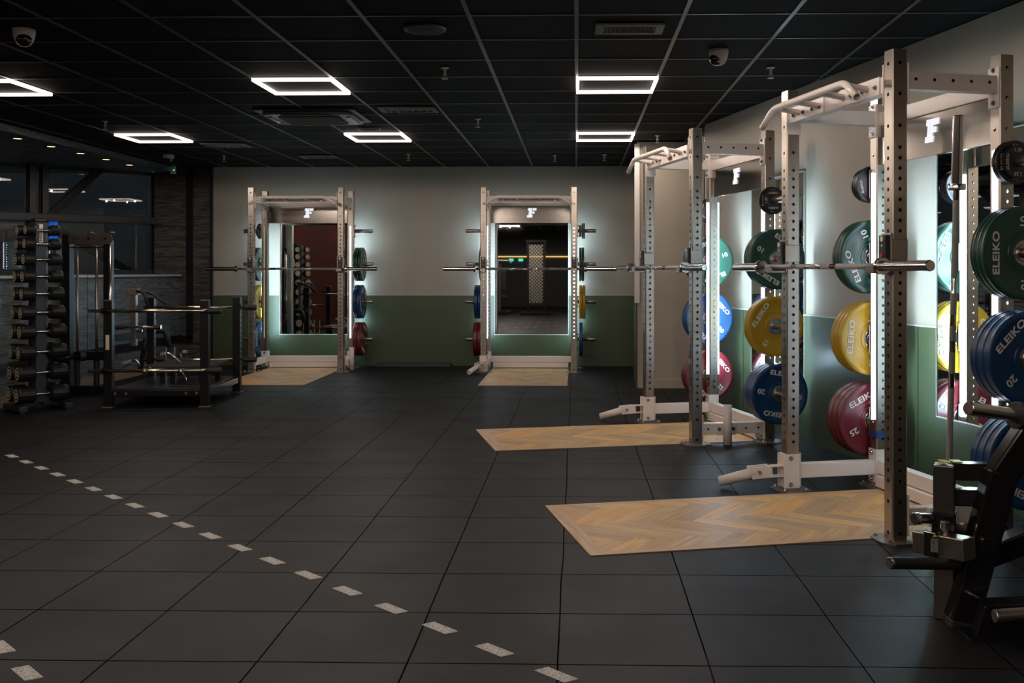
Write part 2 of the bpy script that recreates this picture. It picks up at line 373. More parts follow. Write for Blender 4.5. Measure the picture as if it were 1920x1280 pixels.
# back wall
YW = 13.9
struct('wall_back', MB().box((-2.05, YW+0.1, CZ/2), (6.1, 0.2, CZ)), M_WALL)
gp = MB()
gx0, gx1 = -4.985, 0.80
for a_, b_ in ((-4.985, -4.065), (-3.065, -1.113), (-0.113, 0.80)):
    gp.box(((a_+b_)/2, YW-0.009, 0.48), (b_-a_, 0.018, 0.96))
for c in (-3.565, -0.613): gp.box((c, YW-0.009, 0.215), (1.0, 0.018, 0.43))
struct('trim_2', gp, M_GREEN, 0.001)
ge = MB()
for a_, b_ in ((-4.985, -4.065), (-3.065, -1.113), (-0.113, 0.80)): ge.box(((a_+b_)/2, YW-0.010, 0.965), (b_-a_, 0.020, 0.008))
struct('trim_3', ge, M_EDGE)
struct('trim_4', MB().box((-4.995, YW-0.03, CZ/2), (0.02, 0.08, CZ)), M_BLACK)       # dark edge where the cladding starts
# burnt wood cladding to the left of it
struct('wall_front', MB().box((-1.5, -9.1, CZ/2), (14, 0.2, CZ)), M_DARKWALL)
struct('wall_cladding', MB().box((-5.40, YW+0.09, CZ/2), (0.8, 0.2, CZ)), M_BURNT)
tr = MB(); xa = at(356, 500, YW/1.0).x
tr.box((-5.30, YW-0.03, (CZ+0.36)/2), (0.085, 0.05, CZ-0.36)); tr.box((-5.39, YW-0.03, 0.36), (0.26, 0.05, 0.10))
struct('trim_5', tr, M_BLACK)
# low wall under the windows
LWX = -5.45
struct('wall_left_low', MB().box((LWX-0.06, 11.3, 0.61), (0.12, 5.2, 1.22)), M_BURNTB)
struct('trim_6', MB().box((LWX+0.012, 11.3, 0.37), (0.03, 5.16, 0.10)), M_BLACK)
struct('baseboard_left', MB().box((LWX+0.012, 11.3, 0.05), (0.024, 5.16, 0.10)), M_TAN)
sl = MB(); sl.prism([(LWX+0.03, 8.7), (LWX+0.03, 13.86), (-5.85, 14.07), (-9.9, 10.0), (-9.9, 8.7)], 0.03, Matrix.Translation((0, 0, 1.225)))
struct('trim_7', sl, M_SILLTOP)
struct('trim_8', MB().box((LWX+0.034, 11.28, 1.237), (0.012, 5.16, 0.026)), M_SILLEDGE)
# facade with glazing, set back and skewed
F0 = Vector((-5.85, 14.05, 0)); FD = Vector((-1.0, -1.0, 0)).normalized(); FN = Vector((FD.y, -FD.x, 0))
if FN.dot(Vector((5, -8, 0))) < 0: FN = -FN                                 # towards the room
def FP(s, z, out=0.0): return F0 + FD*s + FN*out + Vector((0, 0, z))
def fs(u):                                                                  # distance along the facade of the point at picture column u
    k = (u-PX)/F; c, s_ = math.cos(YAW), math.sin(YAW); t = (k*c-s_)/(c+k*s_)
    return (t*F0.y - F0.x)/(FD.x - t*FD.y)
def fbar(s0, s1, z0, z1, o0, o1):
    mb = MB(); c = (FP(s0, z0, o0)+FP(s1, z1, o1))/2
    R = Matrix((FD, FN, Vector((0, 0, 1)))).transposed(); mb.box(c, (abs(s1-s0), abs(o1-o0), abs(z1-z0)), R); return mb
RAILZ = 1.985
for i, (a_, b_, z0, z1, lab) in enumerate(((fs(80), 0.03, RAILZ, 2.66, 0), (5.6, fs(56), RAILZ, 2.66, 0), (fs(80), 0.03, 1.25, RAILZ, 0), (5.6, fs(56), 1.25, RAILZ, 0), (fs(56), fs(80), RAILZ, 2.66, 0))):
    wroot = thing('window_%d' % (i+1), 'x', 'window'); 
    for k_ in ('label', 'category'): del wroot[k_]
    wroot['kind'] = 'structure'
    fbar(a_, b_, z0, z1, 0.0, 0.008).build('pane', M_GLASS, wroot)
    fw = 0.05; fr = MB(); R = Matrix((FD, FN, Vector((0, 0, 1)))).transposed()
    lo, hi = min(a_, b_), max(a_, b_)
    for (p, q, zz0, zz1) in ((lo, hi, z0, z0+fw), (lo, hi, z1-fw, z1), (lo, lo+fw, z0, z1), (hi-fw, hi, z0, z1)):
        fr.box((FP(p, zz0, 0.01)+FP(q, zz1, 0.05))/2, (q-p, 0.04, zz1-zz0), R)
    fr.build('window_frame', M_FRAME, wroot, 0.003)
R = Matrix((FD, FN, Vector((0, 0, 1)))).transposed()
mu = MB()
for u0, u1 in ((50, 63), (74, 86)):
    a_, b_ = fs(u1), fs(u0); mu.box((FP(a_, 1.25, 0.0)+FP(b_, 2.66, 0.12))/2, (b_-a_, 0.12, 1.41), R)
mu.box((FP(-0.05, RAILZ-0.045, 0.0)+FP(5.6, RAILZ+0.045, 0.16))/2, (5.65, 0.16, 0.09), R)
mu.box((FP(-0.05, RAILZ-0.055, 0.16)+FP(5.6, RAILZ-0.035, 0.22))/2, (5.65, 0.06, 0.02), R)
mu.box((FP(0.05, 1.25, 0.0)+FP(5.6, 1.31, 0.12))/2, (5.55, 0.12, 0.06), R)
struct('trim_9', mu, M_FRAME, 0.004)
br = MB()
def braceline(u0, v0, u1, v1, wd, out):
    def pt(u, v):
        s_ = fs(u); p = F0+FD*s_; d = -math.sin(YAW)*p.x + math.cos(YAW)*p.y; return FP(s_, CH-(v-PY)*d/F, out)
    br.beam(pt(u0, v0), pt(u1, v1), 0.10, wd, FN)
braceline(88, 405, 202, 300, 0.07, 0.09); braceline(66, 405, 253, 512, 0.07, -0.10)
struct('trim_10', br, M_BRACE, 0.004)
struct('trim_11', MB().box((-5.725, 13.98, 1.95), (0.10, 0.12, 1.42)), M_BROWNW)       # timber reveal
sf = MB(); sf.box((-5.95, 11.28, 2.69), (0.80, 5.2, 0.07)); sf.box((-8.1, 11.4, 2.70), (3.6, 5.6, 0.06))
struct('trim_12', sf, M_BURNTB)
ext = MB(); ext.box(FP(2.5, 1.5, -4.5), (12.0, 0.1, 3.2), Matrix.Rotation(PI/4, 3, 'Z')); ext.box((-7.7, 8.72, 1.36), (4.5, 0.05, 2.8)); ext.box(FP(2.0, -0.05, -2.5), (12.0, 5.0, 0.1), Matrix.Rotation(PI/4, 3, 'Z'))
struct('wall_outside', ext, mat('dim_outside_render', (0.055, 0.06, 0.065), 0.8, var=0.3, vscale=1.2))
# side wall beyond the left frame edge: red paint, and the room behind the camera
struct('wall_left', MB().box((LWX-0.05, -0.2, CZ/2), (0.1, 17.8, CZ)), M_RED)

# right hand wall, slanted
TW = 3.56
def rwbox(a0, a1, t0, t1, z0, z1, mb):
    R = Matrix((E1, -E2, Vector((0, 0, 1)))).transposed()
    mb.box((RW(a0, t0, z0)+RW(a1, t1, z1))/2, (abs(a1-a0), abs(t1-t0), abs(z1-z0)), R); return mb
AEND = 9.42
struct('wall_right', rwbox(-8.0, AEND, TW, TW+0.12, 0, CZ, MB()), M_WALL)
struct('trim_13', rwbox(AEND, AEND+0.012, TW-0.004, TW+0.124, 0, CZ, MB()), M_BLACK)
MC3, MC4 = 7.745, 4.985                       # mirror centres along the wall
gr = MB(); ger = MB()
for a_, b_ in ((-8.0, 1.7), (2.7, MC4-0.5), (MC4+0.5, MC3-0.5), (MC3+0.5, AEND)):
    rwbox(a_, b_, TW-0.018, TW, 0, 0.955, gr); rwbox(a_, b_, TW-0.020, TW, 0.955, 0.963, ger)
for c in (2.2, MC4, MC3): rwbox(c-0.5, c+0.5, TW-0.018, TW, 0, 0.42, gr)
struct('trim_14', gr, M_GREEN, 0.001); struct('trim_15', ger, M_EDGE)
sm = MB()
for a_ in (5.68, 8.42): rwbox(a_, a_+0.006, TW-0.0195, TW-0.0175, 0, 0.955, sm)
struct('trim_16', sm, M_BLACK)
# column beyond the end of that wall
CX = 0.67
cp = MB(); cp.prism([(CX, 11.3), (3.6, 11.3), (3.6, 14.1), (CX+0.12, 14.1), (CX+0.12, 13.9)], CZ)
struct('wall_column', cp, M_CREAM)
struct('baseboard_column', MB().box((2.1, 11.29, 0.05), (2.83, 0.02, 0.10)), M_SKIRT, 0.002)
pc = MB(); pc.prism([(CX-0.018, 11.29), (CX+0.0, 11.29), (CX+0.12, 13.88), (CX+0.10, 13.88)], 0.96)
struct('trim_17', pc, M_GREEN)
pc = MB(); pc.prism([(CX-0.03, 11.28), (CX+0.03, 11.275), (CX+0.0, 11.31)], 1.76, Matrix.Translation((0, 0, 0.94)))
struct('trim_18', pc, M_OFFW, 0.003)
struct('wall_recess', MB().box((3.5, 9.5, CZ/2), (0.1, 4.2, CZ)), M_CREAM)

# ================================================================= mirrors
def mirror(name, label, M):
    t = thing(name, label, 'mirror'); t.matrix_world = M
    MB().box((0, -0.008, 0), (1.0, 0.012, 1.63)).build('glass', M_MIRROR, t)
    MB().box((0, -0.001, 0), (1.006, 0.004, 1.636)).build('dark_backing', M_BLACK, t)
    fr = MB()
    fr.box((0, -0.009, -0.818), (1.012, 0.018, 0.008)); fr.box((0, -0.009, 0.818), (1.012, 0.018, 0.006))
    for s in (-1, 1): fr.box((s*0.503, -0.009, 0), (0.005, 0.018, 1.636))
    fr.build('edge_trim', M_EDGE, t); return t
MZ = 0.43+0.815
mirror('wall_mirror', 'tall wall mirror behind the left power rack on the back wall', Matrix.Translation((-3.565, YW-0.001, MZ)))
mirror('wall_mirror', 'tall wall mirror behind the right power rack on the back wall', Matrix.Translation((-0.613, YW-0.001, MZ)))
mirror('wall_mirror', 'tall wall mirror behind the farther power rack on the slanted right wall', Matrix.Translation(RW(MC3, TW-0.001, MZ)) @ Matrix.Rotation(RA, 4, 'Z'))
mirror('wall_mirror', 'tall wall mirror behind the nearest power rack, reflecting its yellow and red plates', Matrix.Translation(RW(MC4, TW-0.001, MZ)) @ Matrix.Rotation(RA, 4, 'Z'))

# ================================================================= racks
PW = 0.08; HX = 0.5775; PD = 0.58; PH = 2.36; HR = 0.0098
HOLES = [0.04, 0.19] + [0.29+0.05*i for i in range(33)] + [1.995, 2.148, 2.295]
def post_mesh():
    bm = bmesh.new(); h = PW/2; e = 0.0065                    # chamfer
    seg = 8; 
    for side in range(4):
        A = side*PI/2; ca, sa = math.cos(A), math.sin(A)
        def W(x, y, z): return (ca*x - sa*y, sa*x + ca*y, z)  # face at y=-h in local
        xs = h-e
        zs = []; z = 0.0
        cells = []
        for hz in HOLES: cells.append((hz-0.016, hz+0.016, hz))
        z = 0.0
        for c0, c1, hz in cells:
            if c0 > z+1e-6: bm.faces.new([bm.verts.new(W(*p)) for p in ((-xs, -h, z), (xs, -h, z), (xs, -h, c0), (-xs, -h, c0))])
            # side strips
            for xa_, xb_ in ((-xs, -0.016), (0.016, xs)):
                bm.faces.new([bm.verts.new(W(*p)) for p in ((xa_, -h, c0), (xb_, -h, c0), (xb_, -h, c1), (xa_, -h, c1))])
            ring = [(HR*math.cos(PI/8+k*PI/4), hz+HR*math.sin(PI/8+k*PI/4)) for k in range(8)]
            sq = []
            for k in range(8):
                a_ = PI/8+k*PI/4; cx, cz = math.cos(a_), math.sin(a_); mxx = max(abs(cx), abs(cz)); sq.append((0.016*cx/mxx, hz+0.016*cz/mxx))
            corners = {0: (0.016, hz+0.016), 2: (-0.016, hz+0.016), 4: (-0.016, hz-0.016), 6: (0.016, hz-0.016)}
            for k in range(8):
                k2 = (k+1) % 8; poly = [ring[k], sq[k]]
                if k in corners: poly.append(corners[k])
                poly += [sq[k2], ring[k2]]
                bm.faces.new([bm.verts.new(W(p[0], -h, p[1])) for p in poly])
                bm.faces.new([bm.verts.new(W(*q)) for q in ((ring[k][0], -h, ring[k][1]), (ring[k2][0], -h, ring[k2][1]), (ring[k2][0], -h+0.005, ring[k2][1]), (ring[k][0], -h+0.005, ring[k][1]))])
            z = c1
        bm.faces.new([bm.verts.new(W(*p)) for p in ((-xs, -h, z), (xs, -h, z), (xs, -h, PH), (-xs, -h, PH))])
        bm.faces.new([bm.verts.new(W(*p)) for p in ((xs, -h, 0), (h, -xs, 0), (h, -xs, PH), (xs, -h, PH))])
    cap = [(h-e, -h), (h, -h+e), (h, h-e), (h-e, h), (-h+e, h), (-h, h-e), (-h, -h+e), (-h+e, -h)]
    bm.faces.new([bm.verts.new((x, y, PH)) for x, y in cap])
    bmesh.ops.remove_doubles(bm, verts=bm.verts[:], dist=1e-5)
    bmesh.ops.recalc_face_normals(bm, faces=bm.faces[:])
    me = bpy.data.meshes.new('post'); bm.to_mesh(me); bm.free(); me.materials.append(M_STEEL); return me
POST = post_mesh()
def bolt(mb, p, n, r=0.011):
    p, n = Vector(p), Vector(n); mb.cyl(p, p+n*0.004, r*1.25, seg=12); mb.cyl(p+n*0.004, p+n*0.014, r*0.85, r*0.6, seg=8)
def baseplate():
    mb = MB(); a = 0.105; c = 0.045
    mb.prism([(a, -a+c), (a, a-c), (a-c, a), (-a+c, a), (-a, a-c), (-a, -a+c), (-a+c, -a), (a-c, -a)], 0.008); return mb.mesh('base_plate')
BPM = baseplate(); BPM.materials.append(M_PLATEST)
bb = MB()
for sx in (-1, 1):
    for sy in (-1, 1): bolt(bb, (sx*0.068, sy*0.068, 0.008), (0, 0, 1), 0.010)
BPB = bb.mesh('anchor_bolts'); BPB.materials.append(M_ZINC)
LOGO = MB()
def slant(p, h=0.125): return [((x-0.45)*0.11/0.95+0.14*y*h, (y-0.5)*h) for x, y in p]
for p in ([(0, 0), (.62, 0), (.62, .25), (.50, .25), (.50, 1), (0, 1), (0, .73), (.14, .73), (.14, .25), (0, .25)], [(.55, .73), (.97, .73), (.97, 1), (.55, 1)], [(.55, .40), (.80, .40), (.80, .64), (.55, .64)]):
    LOGO.prism(slant(p), 0.008, Matrix(((1, 0, 0, 0), (0, 0, -1, 0), (0, 1, 0, 0), (0, 0, 0, 1))))
LOGO = LOGO.mesh('logo'); LOGO.materials.append(M_LOGO)

PEGZ = (1.827, 1.385, 0.885, 0.387)
SHARED = {}
def share(key, fn, m):
    if key not in SHARED:
        r = fn(); me = r.mesh(key) if isinstance(r, MB) else r
        if m: me.materials.append(m)
        SHARED[key] = me
    return SHARED[key]
def m_topflange(mb, x, y, z, nx, ny):     # bolted flange plate against a post, normal direction n
    if nx: mb.box((x, y, z), (0.008, 0.088, 0.20))
    else: mb.box((x, y, z), (0.088, 0.008, 0.20))

def rack(label, loc, rot, landmine=False, holder=False, dim_left=False, tape=False):
    t = thing('power_rack', label, 'power rack', loc, rot, None)
    def part(name, me, off=(0, 0, 0), bevel=0.0, parent=t):
        o = obj(name, me, None, parent, bevel); o.location = off; return o
    posts = {}
    for sx in (-1, 1):
        for sy in (0, 1):
            p = part('post', POST, (sx*HX, sy*PD, 0)); posts[(sx, sy)] = p
            bp_ = part('base_plate', BPM, (sx*HX, sy*PD, 0.0)); bp_.parent = t
            bl = obj('anchor_bolts', BPB, None, bp_)
    hi = HX-PW/2
    # top beams
    def top_front():
        mb = MB(); mb.box((0, 0, 2.205), (2*hi-0.012, 0.06, 0.085))
        for s in (-1, 1): m_topflange(mb, s*(hi-0.004), 0, 2.20, 1, 0)
        return mb
    part('top_front_beam', share('top_front_beam', top_front, M_WHITE), bevel=0.004)
    part('top_rear_beam', share('top_rear_beam', lambda: top_front(), M_WHITE), (0, PD, 0), bevel=0.004)
    def top_side():
        mb = MB(); mb.box((0, PD/2, 2.215), (0.06, PD-PW-0.012, 0.085))
        for y in (PW/2+0.004, PD-PW/2-0.004): m_topflange(mb, 0, y, 2.20, 0, 1)
        return mb
    def side_holes(sg):
        mb = MB()
        for s in (sg,):
            for k in range(5): mb.cyl((s*0.0302, 0.09+0.1*k, 2.222), (s*0.0312, 0.09+0.1*k, 2.222), 0.0085, seg=12)
        return mb
    def side_bolts():
        mb = MB()
        for y, n in ((PW/2+0.008, 1), (PD-PW/2-0.008, -1)):
            for z in (2.125, 2.285): bolt(mb, (0, y, z), (0, n, 0))
        return mb
    for s in (-1, 1):
        b_ = part('top_side_beam', share('top_side_beam', top_side, M_WHITE), (s*HX, 0, 0), bevel=0.004)
        obj('bolt_holes', share('beam_holes%d' % s, lambda: side_holes(s), M_BLACK), None, b_)
        obj('bolts', share('side_bolts', side_bolts, M_ZINC), None, b_)
    # pull-up bar
    def pull():
        mb = MB(); mb.tube([(-0.550, -0.190, 2.135), (-0.415, -0.18, 2.228), (0.415, -0.18, 2.228), (0.550, -0.190, 2.135)], 0.0185, seg=16, bend=0.05, nb=7, open_ends=True)
        for x in (-0.38, -0.14, 0.14, 0.38): mb.cyl((x, -0.175, 2.224), (x, -0.035, 2.205), 0.0165, seg=14)
        return mb
    part('pull_up_bar', share('pull_up_bar', pull, M_WHITE))
    def pullplates():
        mb = MB()
        for s in (-1, 1): mb.box((s*0.29, -0.034, 2.205), (0.40, 0.008, 0.09))
        return mb
    pp = part('mounting_plates', share('mounting_plates', pullplates, M_WHITE), bevel=0.003)
    def pb():
        mb = MB()
        for s in (-1, 1):
            for x in (0.13, 0.22, 0.33, 0.46): bolt(mb, (s*x, -0.038, 2.20), (0, -1, 0), 0.010)
        return mb
    obj('bolts', share('pull_bolts', pb, M_ZINC), None, pp)
    # logo panel between the rear posts
    pn = part('logo_panel', share('logo_panel', lambda: MB().box((0, PD-0.015, 2.05), (2*hi-0.02, 0.006, 0.235)).box((0, PD, 1.935), (2*hi-0.02, 0.03, 0.006)), M_PANELST), bevel=0.001)
    lg = obj('logo', LOGO, None, pn); lg.location = (0.0, PD-0.019, 2.068)
    # bottom beams
    def bot_side():
        mb = MB(); mb.box((0, PD/2, 0.115), (0.06, PD-PW-0.012, 0.085))
        for y in (PW/2+0.004, PD-PW/2-0.004): m_topflange(mb, 0, y, 0.125, 0, 1)
        return mb
    def bb_():
        mb = MB()
        for y, n in ((PW/2+0.008, 1), (PD-PW/2-0.008, -1)):
            for z in (0.045, 0.205): bolt(mb, (0, y, z), (0, n, 0))
        return mb
    def bh_(sg):
        mb = MB()
        for s in (sg,):
            for k in range(5): mb.cyl((s*0.0302, 0.09+0.1*k, 0.115), (s*0.0312, 0.09+0.1*k, 0.115), 0.0085, seg=12)
        return mb
    for s in (-1, 1):
        b_ = part('bottom_side_beam', share('bottom_side_beam', bot_side, M_WHITE), (s*HX, 0, 0), bevel=0.004)
        obj('bolts', share('bottom_bolts', bb_, M_ZINC), None, b_); obj('bolt_holes', share('bottom_holes%d' % s, lambda: bh_(s), M_BLACK), None, b_)
    part('rear_beam', share('rear_beam', lambda: MB().box((0, PD-0.01, 0.122), (2*hi-0.004, 0.06, 0.078)), M_WHITE), bevel=0.003)
    part('kick_board', share('kick_board', lambda: MB().box((0, PD-0.045, 0.046), (1.0, 0.05, 0.066)), M_WHITE), bevel=0.003)
    # flange bolts facing the camera on the rear brackets
    def rb():
        mb = MB(); mb.box((0, 0, 0), (0.084, 0.006, 0.20)); return mb
    for s in (-1, 1):
        part('corner_bracket', share('corner_bracket', rb, M_WHITE), (s*(HX-PW/2-0.003), PD, 0.125), bevel=0.002).rotation_euler = (0, 0, PI/2)
    # pegs
    def peg():
        mb = MB(); mb.lathe([(0.0, 0.0), (0.0, 0.024), (0.245, 0.024), (0.25, 0.021), (0.25, 0.015), (0.235, 0.015), (0.235, 0)], seg=24); return mb
    def pegplate():
        return MB().box((0.004, 0, 0), (0.008, 0.088, 0.17))
    def pegbolts():
        mb = MB()
        for z in (-0.068, 0.068): bolt(mb, (0.008, 0, z), (1, 0, 0), 0.009)
        return mb
    for s in (-1, 1):
        for z in PEGZ:
            p = part('storage_peg', share('storage_peg', peg, M_PEG), (s*(HX+PW/2), PD, z)); p.rotation_euler = (0, 0, 0 if s > 0 else PI)
            obj('peg_plate', share('peg_plate', pegplate, M_STEEL), None, p, 0.002); obj('bolts', share('peg_bolts', pegbolts, M_ZINC), None, p)
    # led strips: front of the rear posts, and the ones washing the wall
    for s in (-1, 1):
        o = part('led_strip', share('led_dim' if (dim_left and s < 0) else 'led_front', lambda: MB().box((0, 0, 0), (0.012, 0.010, 1.49)), M_LEDDIM if (dim_left and s < 0) else M_LEDF), (s*HX, PD-PW/2-0.006, 1.145))
        part('wall_wash_strip', share('led_back', lambda: MB().box((0, 0, 0), (0.024, 0.012, 1.49)), M_LED), (s*HX, PD+PW/2+0.008, 1.145))
    # J hooks
    def hook_body():
        mb = MB(); mb.box((0, -PW/2-0.006, 1.385), (0.086, 0.010, 0.19)); mb.box((0.047, -0.01, 1.40), (0.008, 0.09, 0.10)); mb.box((0, -PW/2-0.05, 1.293), (0.07, 0.10, 0.014)); mb.box((0, -PW/2-0.096, 1.307), (0.07, 0.012, 0.04)); return mb
    def hook_pad():
        mb = MB(); mb.box((0, -PW/2-0.022, 1.385), (0.060, 0.022, 0.17)); mb.box((0, -PW/2-0.05, 1.303), (0.062, 0.08, 0.008)); return mb
    def hook_pin():
        mb = MB(); mb.cyl((0, -PW/2-0.033, 1.452), (0, -PW/2-0.036, 1.452), 0.013, seg=16); mb.cyl((0, -PW/2-0.033, 1.42), (0, -PW/2-0.036, 1.42), 0.006, seg=12); return mb
    def hook_dot(): return MB().cyl((0, -PW/2-0.033, 1.375), (0, -PW/2-0.037, 1.375), 0.010, seg=16)
    for s in (-1, 1):
        hk = part('bar_hook', share('bar_hook', hook_body, M_STEEL), (s*HX, 0, 0), bevel=0.003)
        obj('hook_pad', share('hook_pad', hook_pad, M_UHMW), None, hk, 0.003); obj('hook_pin', share('hook_pin', hook_pin, M_LET), None, hk); obj('hook_badge', share('hook_dot', hook_dot, M_REDP), None, hk)
    if landmine:
        mb = MB(); x0 = -HX
        mb.box((x0, -PW/2-0.005, 0.118), (0.094, 0.010, 0.20)); mb.box((x0-PW/2-0.004, -0.012, 0.118), (0.008, 0.10, 0.20)); mb.box((x0+PW/2+0.004, -0.012, 0.118), (0.008, 0.10, 0.20))
        bk = mb.build('landmine_bracket', M_WHITE, t, 0.003)
        mb = MB()
        for z in (0.04, 0.195): bolt(mb, (x0+PW/2+0.008, -0.02, z), (1, 0, 0)); 
        mb.cyl((x0-0.02, -0.13, 0.155), (x0-0.02, -0.13, 0.075), 0.009, seg=12); mb.cyl((x0-0.07, -0.185, 0.112), (x0+0.02, -0.20, 0.112), 0.010, seg=12)
        mb.build('pivot_bolts', M_ZINC, t)
        mb = MB()
        for z in (0.085, 0.145): mb.box((x0-0.01, -0.09, z), (0.06, 0.10, 0.008))
        mb.cyl((x0-0.015, -0.13, 0.08), (x0-0.015, -0.13, 0.15), 0.020, seg=16)
        for s in (-1, 1):
            mb.beam((x0-0.02+s*0.033, -0.12, 0.115), (x0-0.06+s*0.033, -0.235, 0.10), 0.008, 0.07)
        mb.build('swivel_yoke', M_WHITE, t, 0.003)
        MB().tube([(x0-0.040, -0.205, 0.106), (x0-0.150, -0.385, 0.037)], 0.031, seg=24, open_ends=True).build('landmine_sleeve', M_WHITE, t)
    if holder:
        MB().tube([(0.665, 0.22, 0.006), (0.665, 0.22, 0.30)], 0.032, seg=24, open_ends=True).build('bar_holder', M_WHITE, t)
        mb = MB(); mb.box((0.622, 0.22, 0.115), (0.03, 0.15, 0.09)); hb = mb.build('holder_bracket', M_WHITE, t, 0.003)
        mb = MB()
        for y in (0.165, 0.275): bolt(mb, (0.637, y, 0.118), (1, 0, 0), 0.011)
        mb.build('bolts', M_ZINC, hb)
    if tape:
        MB().box((-HX, PD, 0.315), (PW+0.004, PW+0.004, 0.042)).build('blue_tape_band', M_BLUETAPE, t)
    return t

RX1, RX2, RY = -3.591, -0.607, 13.0
RC3, RC4 = 7.8075, 5.0375
RACKS = {
 1: ('the left rack on the back wall', (RX1, RY, 0), 0),
 2: ('the right rack on the back wall', (RX2, RY, 0), 0),
 3: ('the farther rack on the slanted right wall', tuple(RW(RC3, 2.66)), RA),
 4: ('the nearest rack', tuple(RW(RC4, 2.66)), RA)}
rack('steel power rack with white beams on the back wall, left of two', *RACKS[1][1:], holder=True, dim_left=True)
rack('steel power rack with white beams on the back wall, right of two', *RACKS[2][1:], landmine=True)
rack('steel power rack on the slanted right wall, second from the camera', *RACKS[3][1:], landmine=True, holder=True)
rack('nearest steel power rack, tall in the right foreground with blue tape on a rear post', *RACKS[4][1:], landmine=True, holder=True, tape=True)

# ================================================================= barbells
def barbell(label, half=1.10, sleeve=0.415, group=None):
    t = thing('barbell', label, 'barbell', group=group)
    in_ = half-sleeve
    for s in (-1, 1):
        mb = MB(); mb.lathe([(s*half, 0), (s*half, 0.021), (s*(half-0.004), 0.025), (s*(in_+0.03), 0.025), (s*(in_+0.03), 0.038), (s*(in_+0.024), 0.041), (s*(in_+0.005), 0.041), (s*in_, 0.037), (s*in_, 0.014)], seg=32)
        sl_ = mb.build('sleeve', M_CHROME, t); smooth_by_angle(sl_.data)
    MB().cyl((-in_, 0, 0), (in_, 0, 0), 0.0142, seg=20).build('shaft', M_CHROME, t, smooth=True)
    mb = MB()
    for a_, b_ in ((0.09, 0.19), (0.26, 0.62)):
        for s in (-1, 1): mb.cyl((s*a_, 0, 0), (s*b_, 0, 0), 0.0147, seg=20)
    mb.cyl((-0.035, 0, 0), (0.035, 0, 0), 0.0147, seg=20)
    mb.build('knurling', M_KNURL, t, smooth=False)
    return t
BARZ = 1.307+0.0142
b0 = None
for k, lab, off in ((1, 'long steel barbell racked across the left rack on the back wall', -0.04), (2, 'long steel barbell racked across the right rack on the back wall', 0.02),
                    (3, 'long steel barbell racked on the farther rack of the slanted right wall', -0.06), (4, 'long chrome barbell racked across the front of the nearest rack', -0.07)):
    L = Vector(RACKS[k][1]); rz = RACKS[k][2]
    p = L + Matrix.Rotation(rz, 3, 'Z') @ Vector((off, -PW/2-0.062, BARZ))
    if b0 is None: b0 = barbell(lab); b = b0; b.location = p; b.rotation_euler = (0, 0, rz)
    else: b = dup(b0, p, (0, 0, rz), lab)
vb = barbell('chrome barbell standing upright in the holder beside the nearest rack', 1.005, 0.34)
vbase = Vector(RACKS[4][1]) + Matrix.Rotation(RA, 3, 'Z') @ Vector((0.665, 0.22, 0.0))
vtop = Vector(at(1797, 229, 4.63)); dirn = (vtop-(vbase+Vector((0, 0, 0.01)))).normalized()
vb.rotation_mode = 'XYZ'; vb.location = vbase + Vector((0, 0, 0.012)) + dirn*1.005; vb.rotation_euler = dirn.to_track_quat('X', 'Z').to_euler()

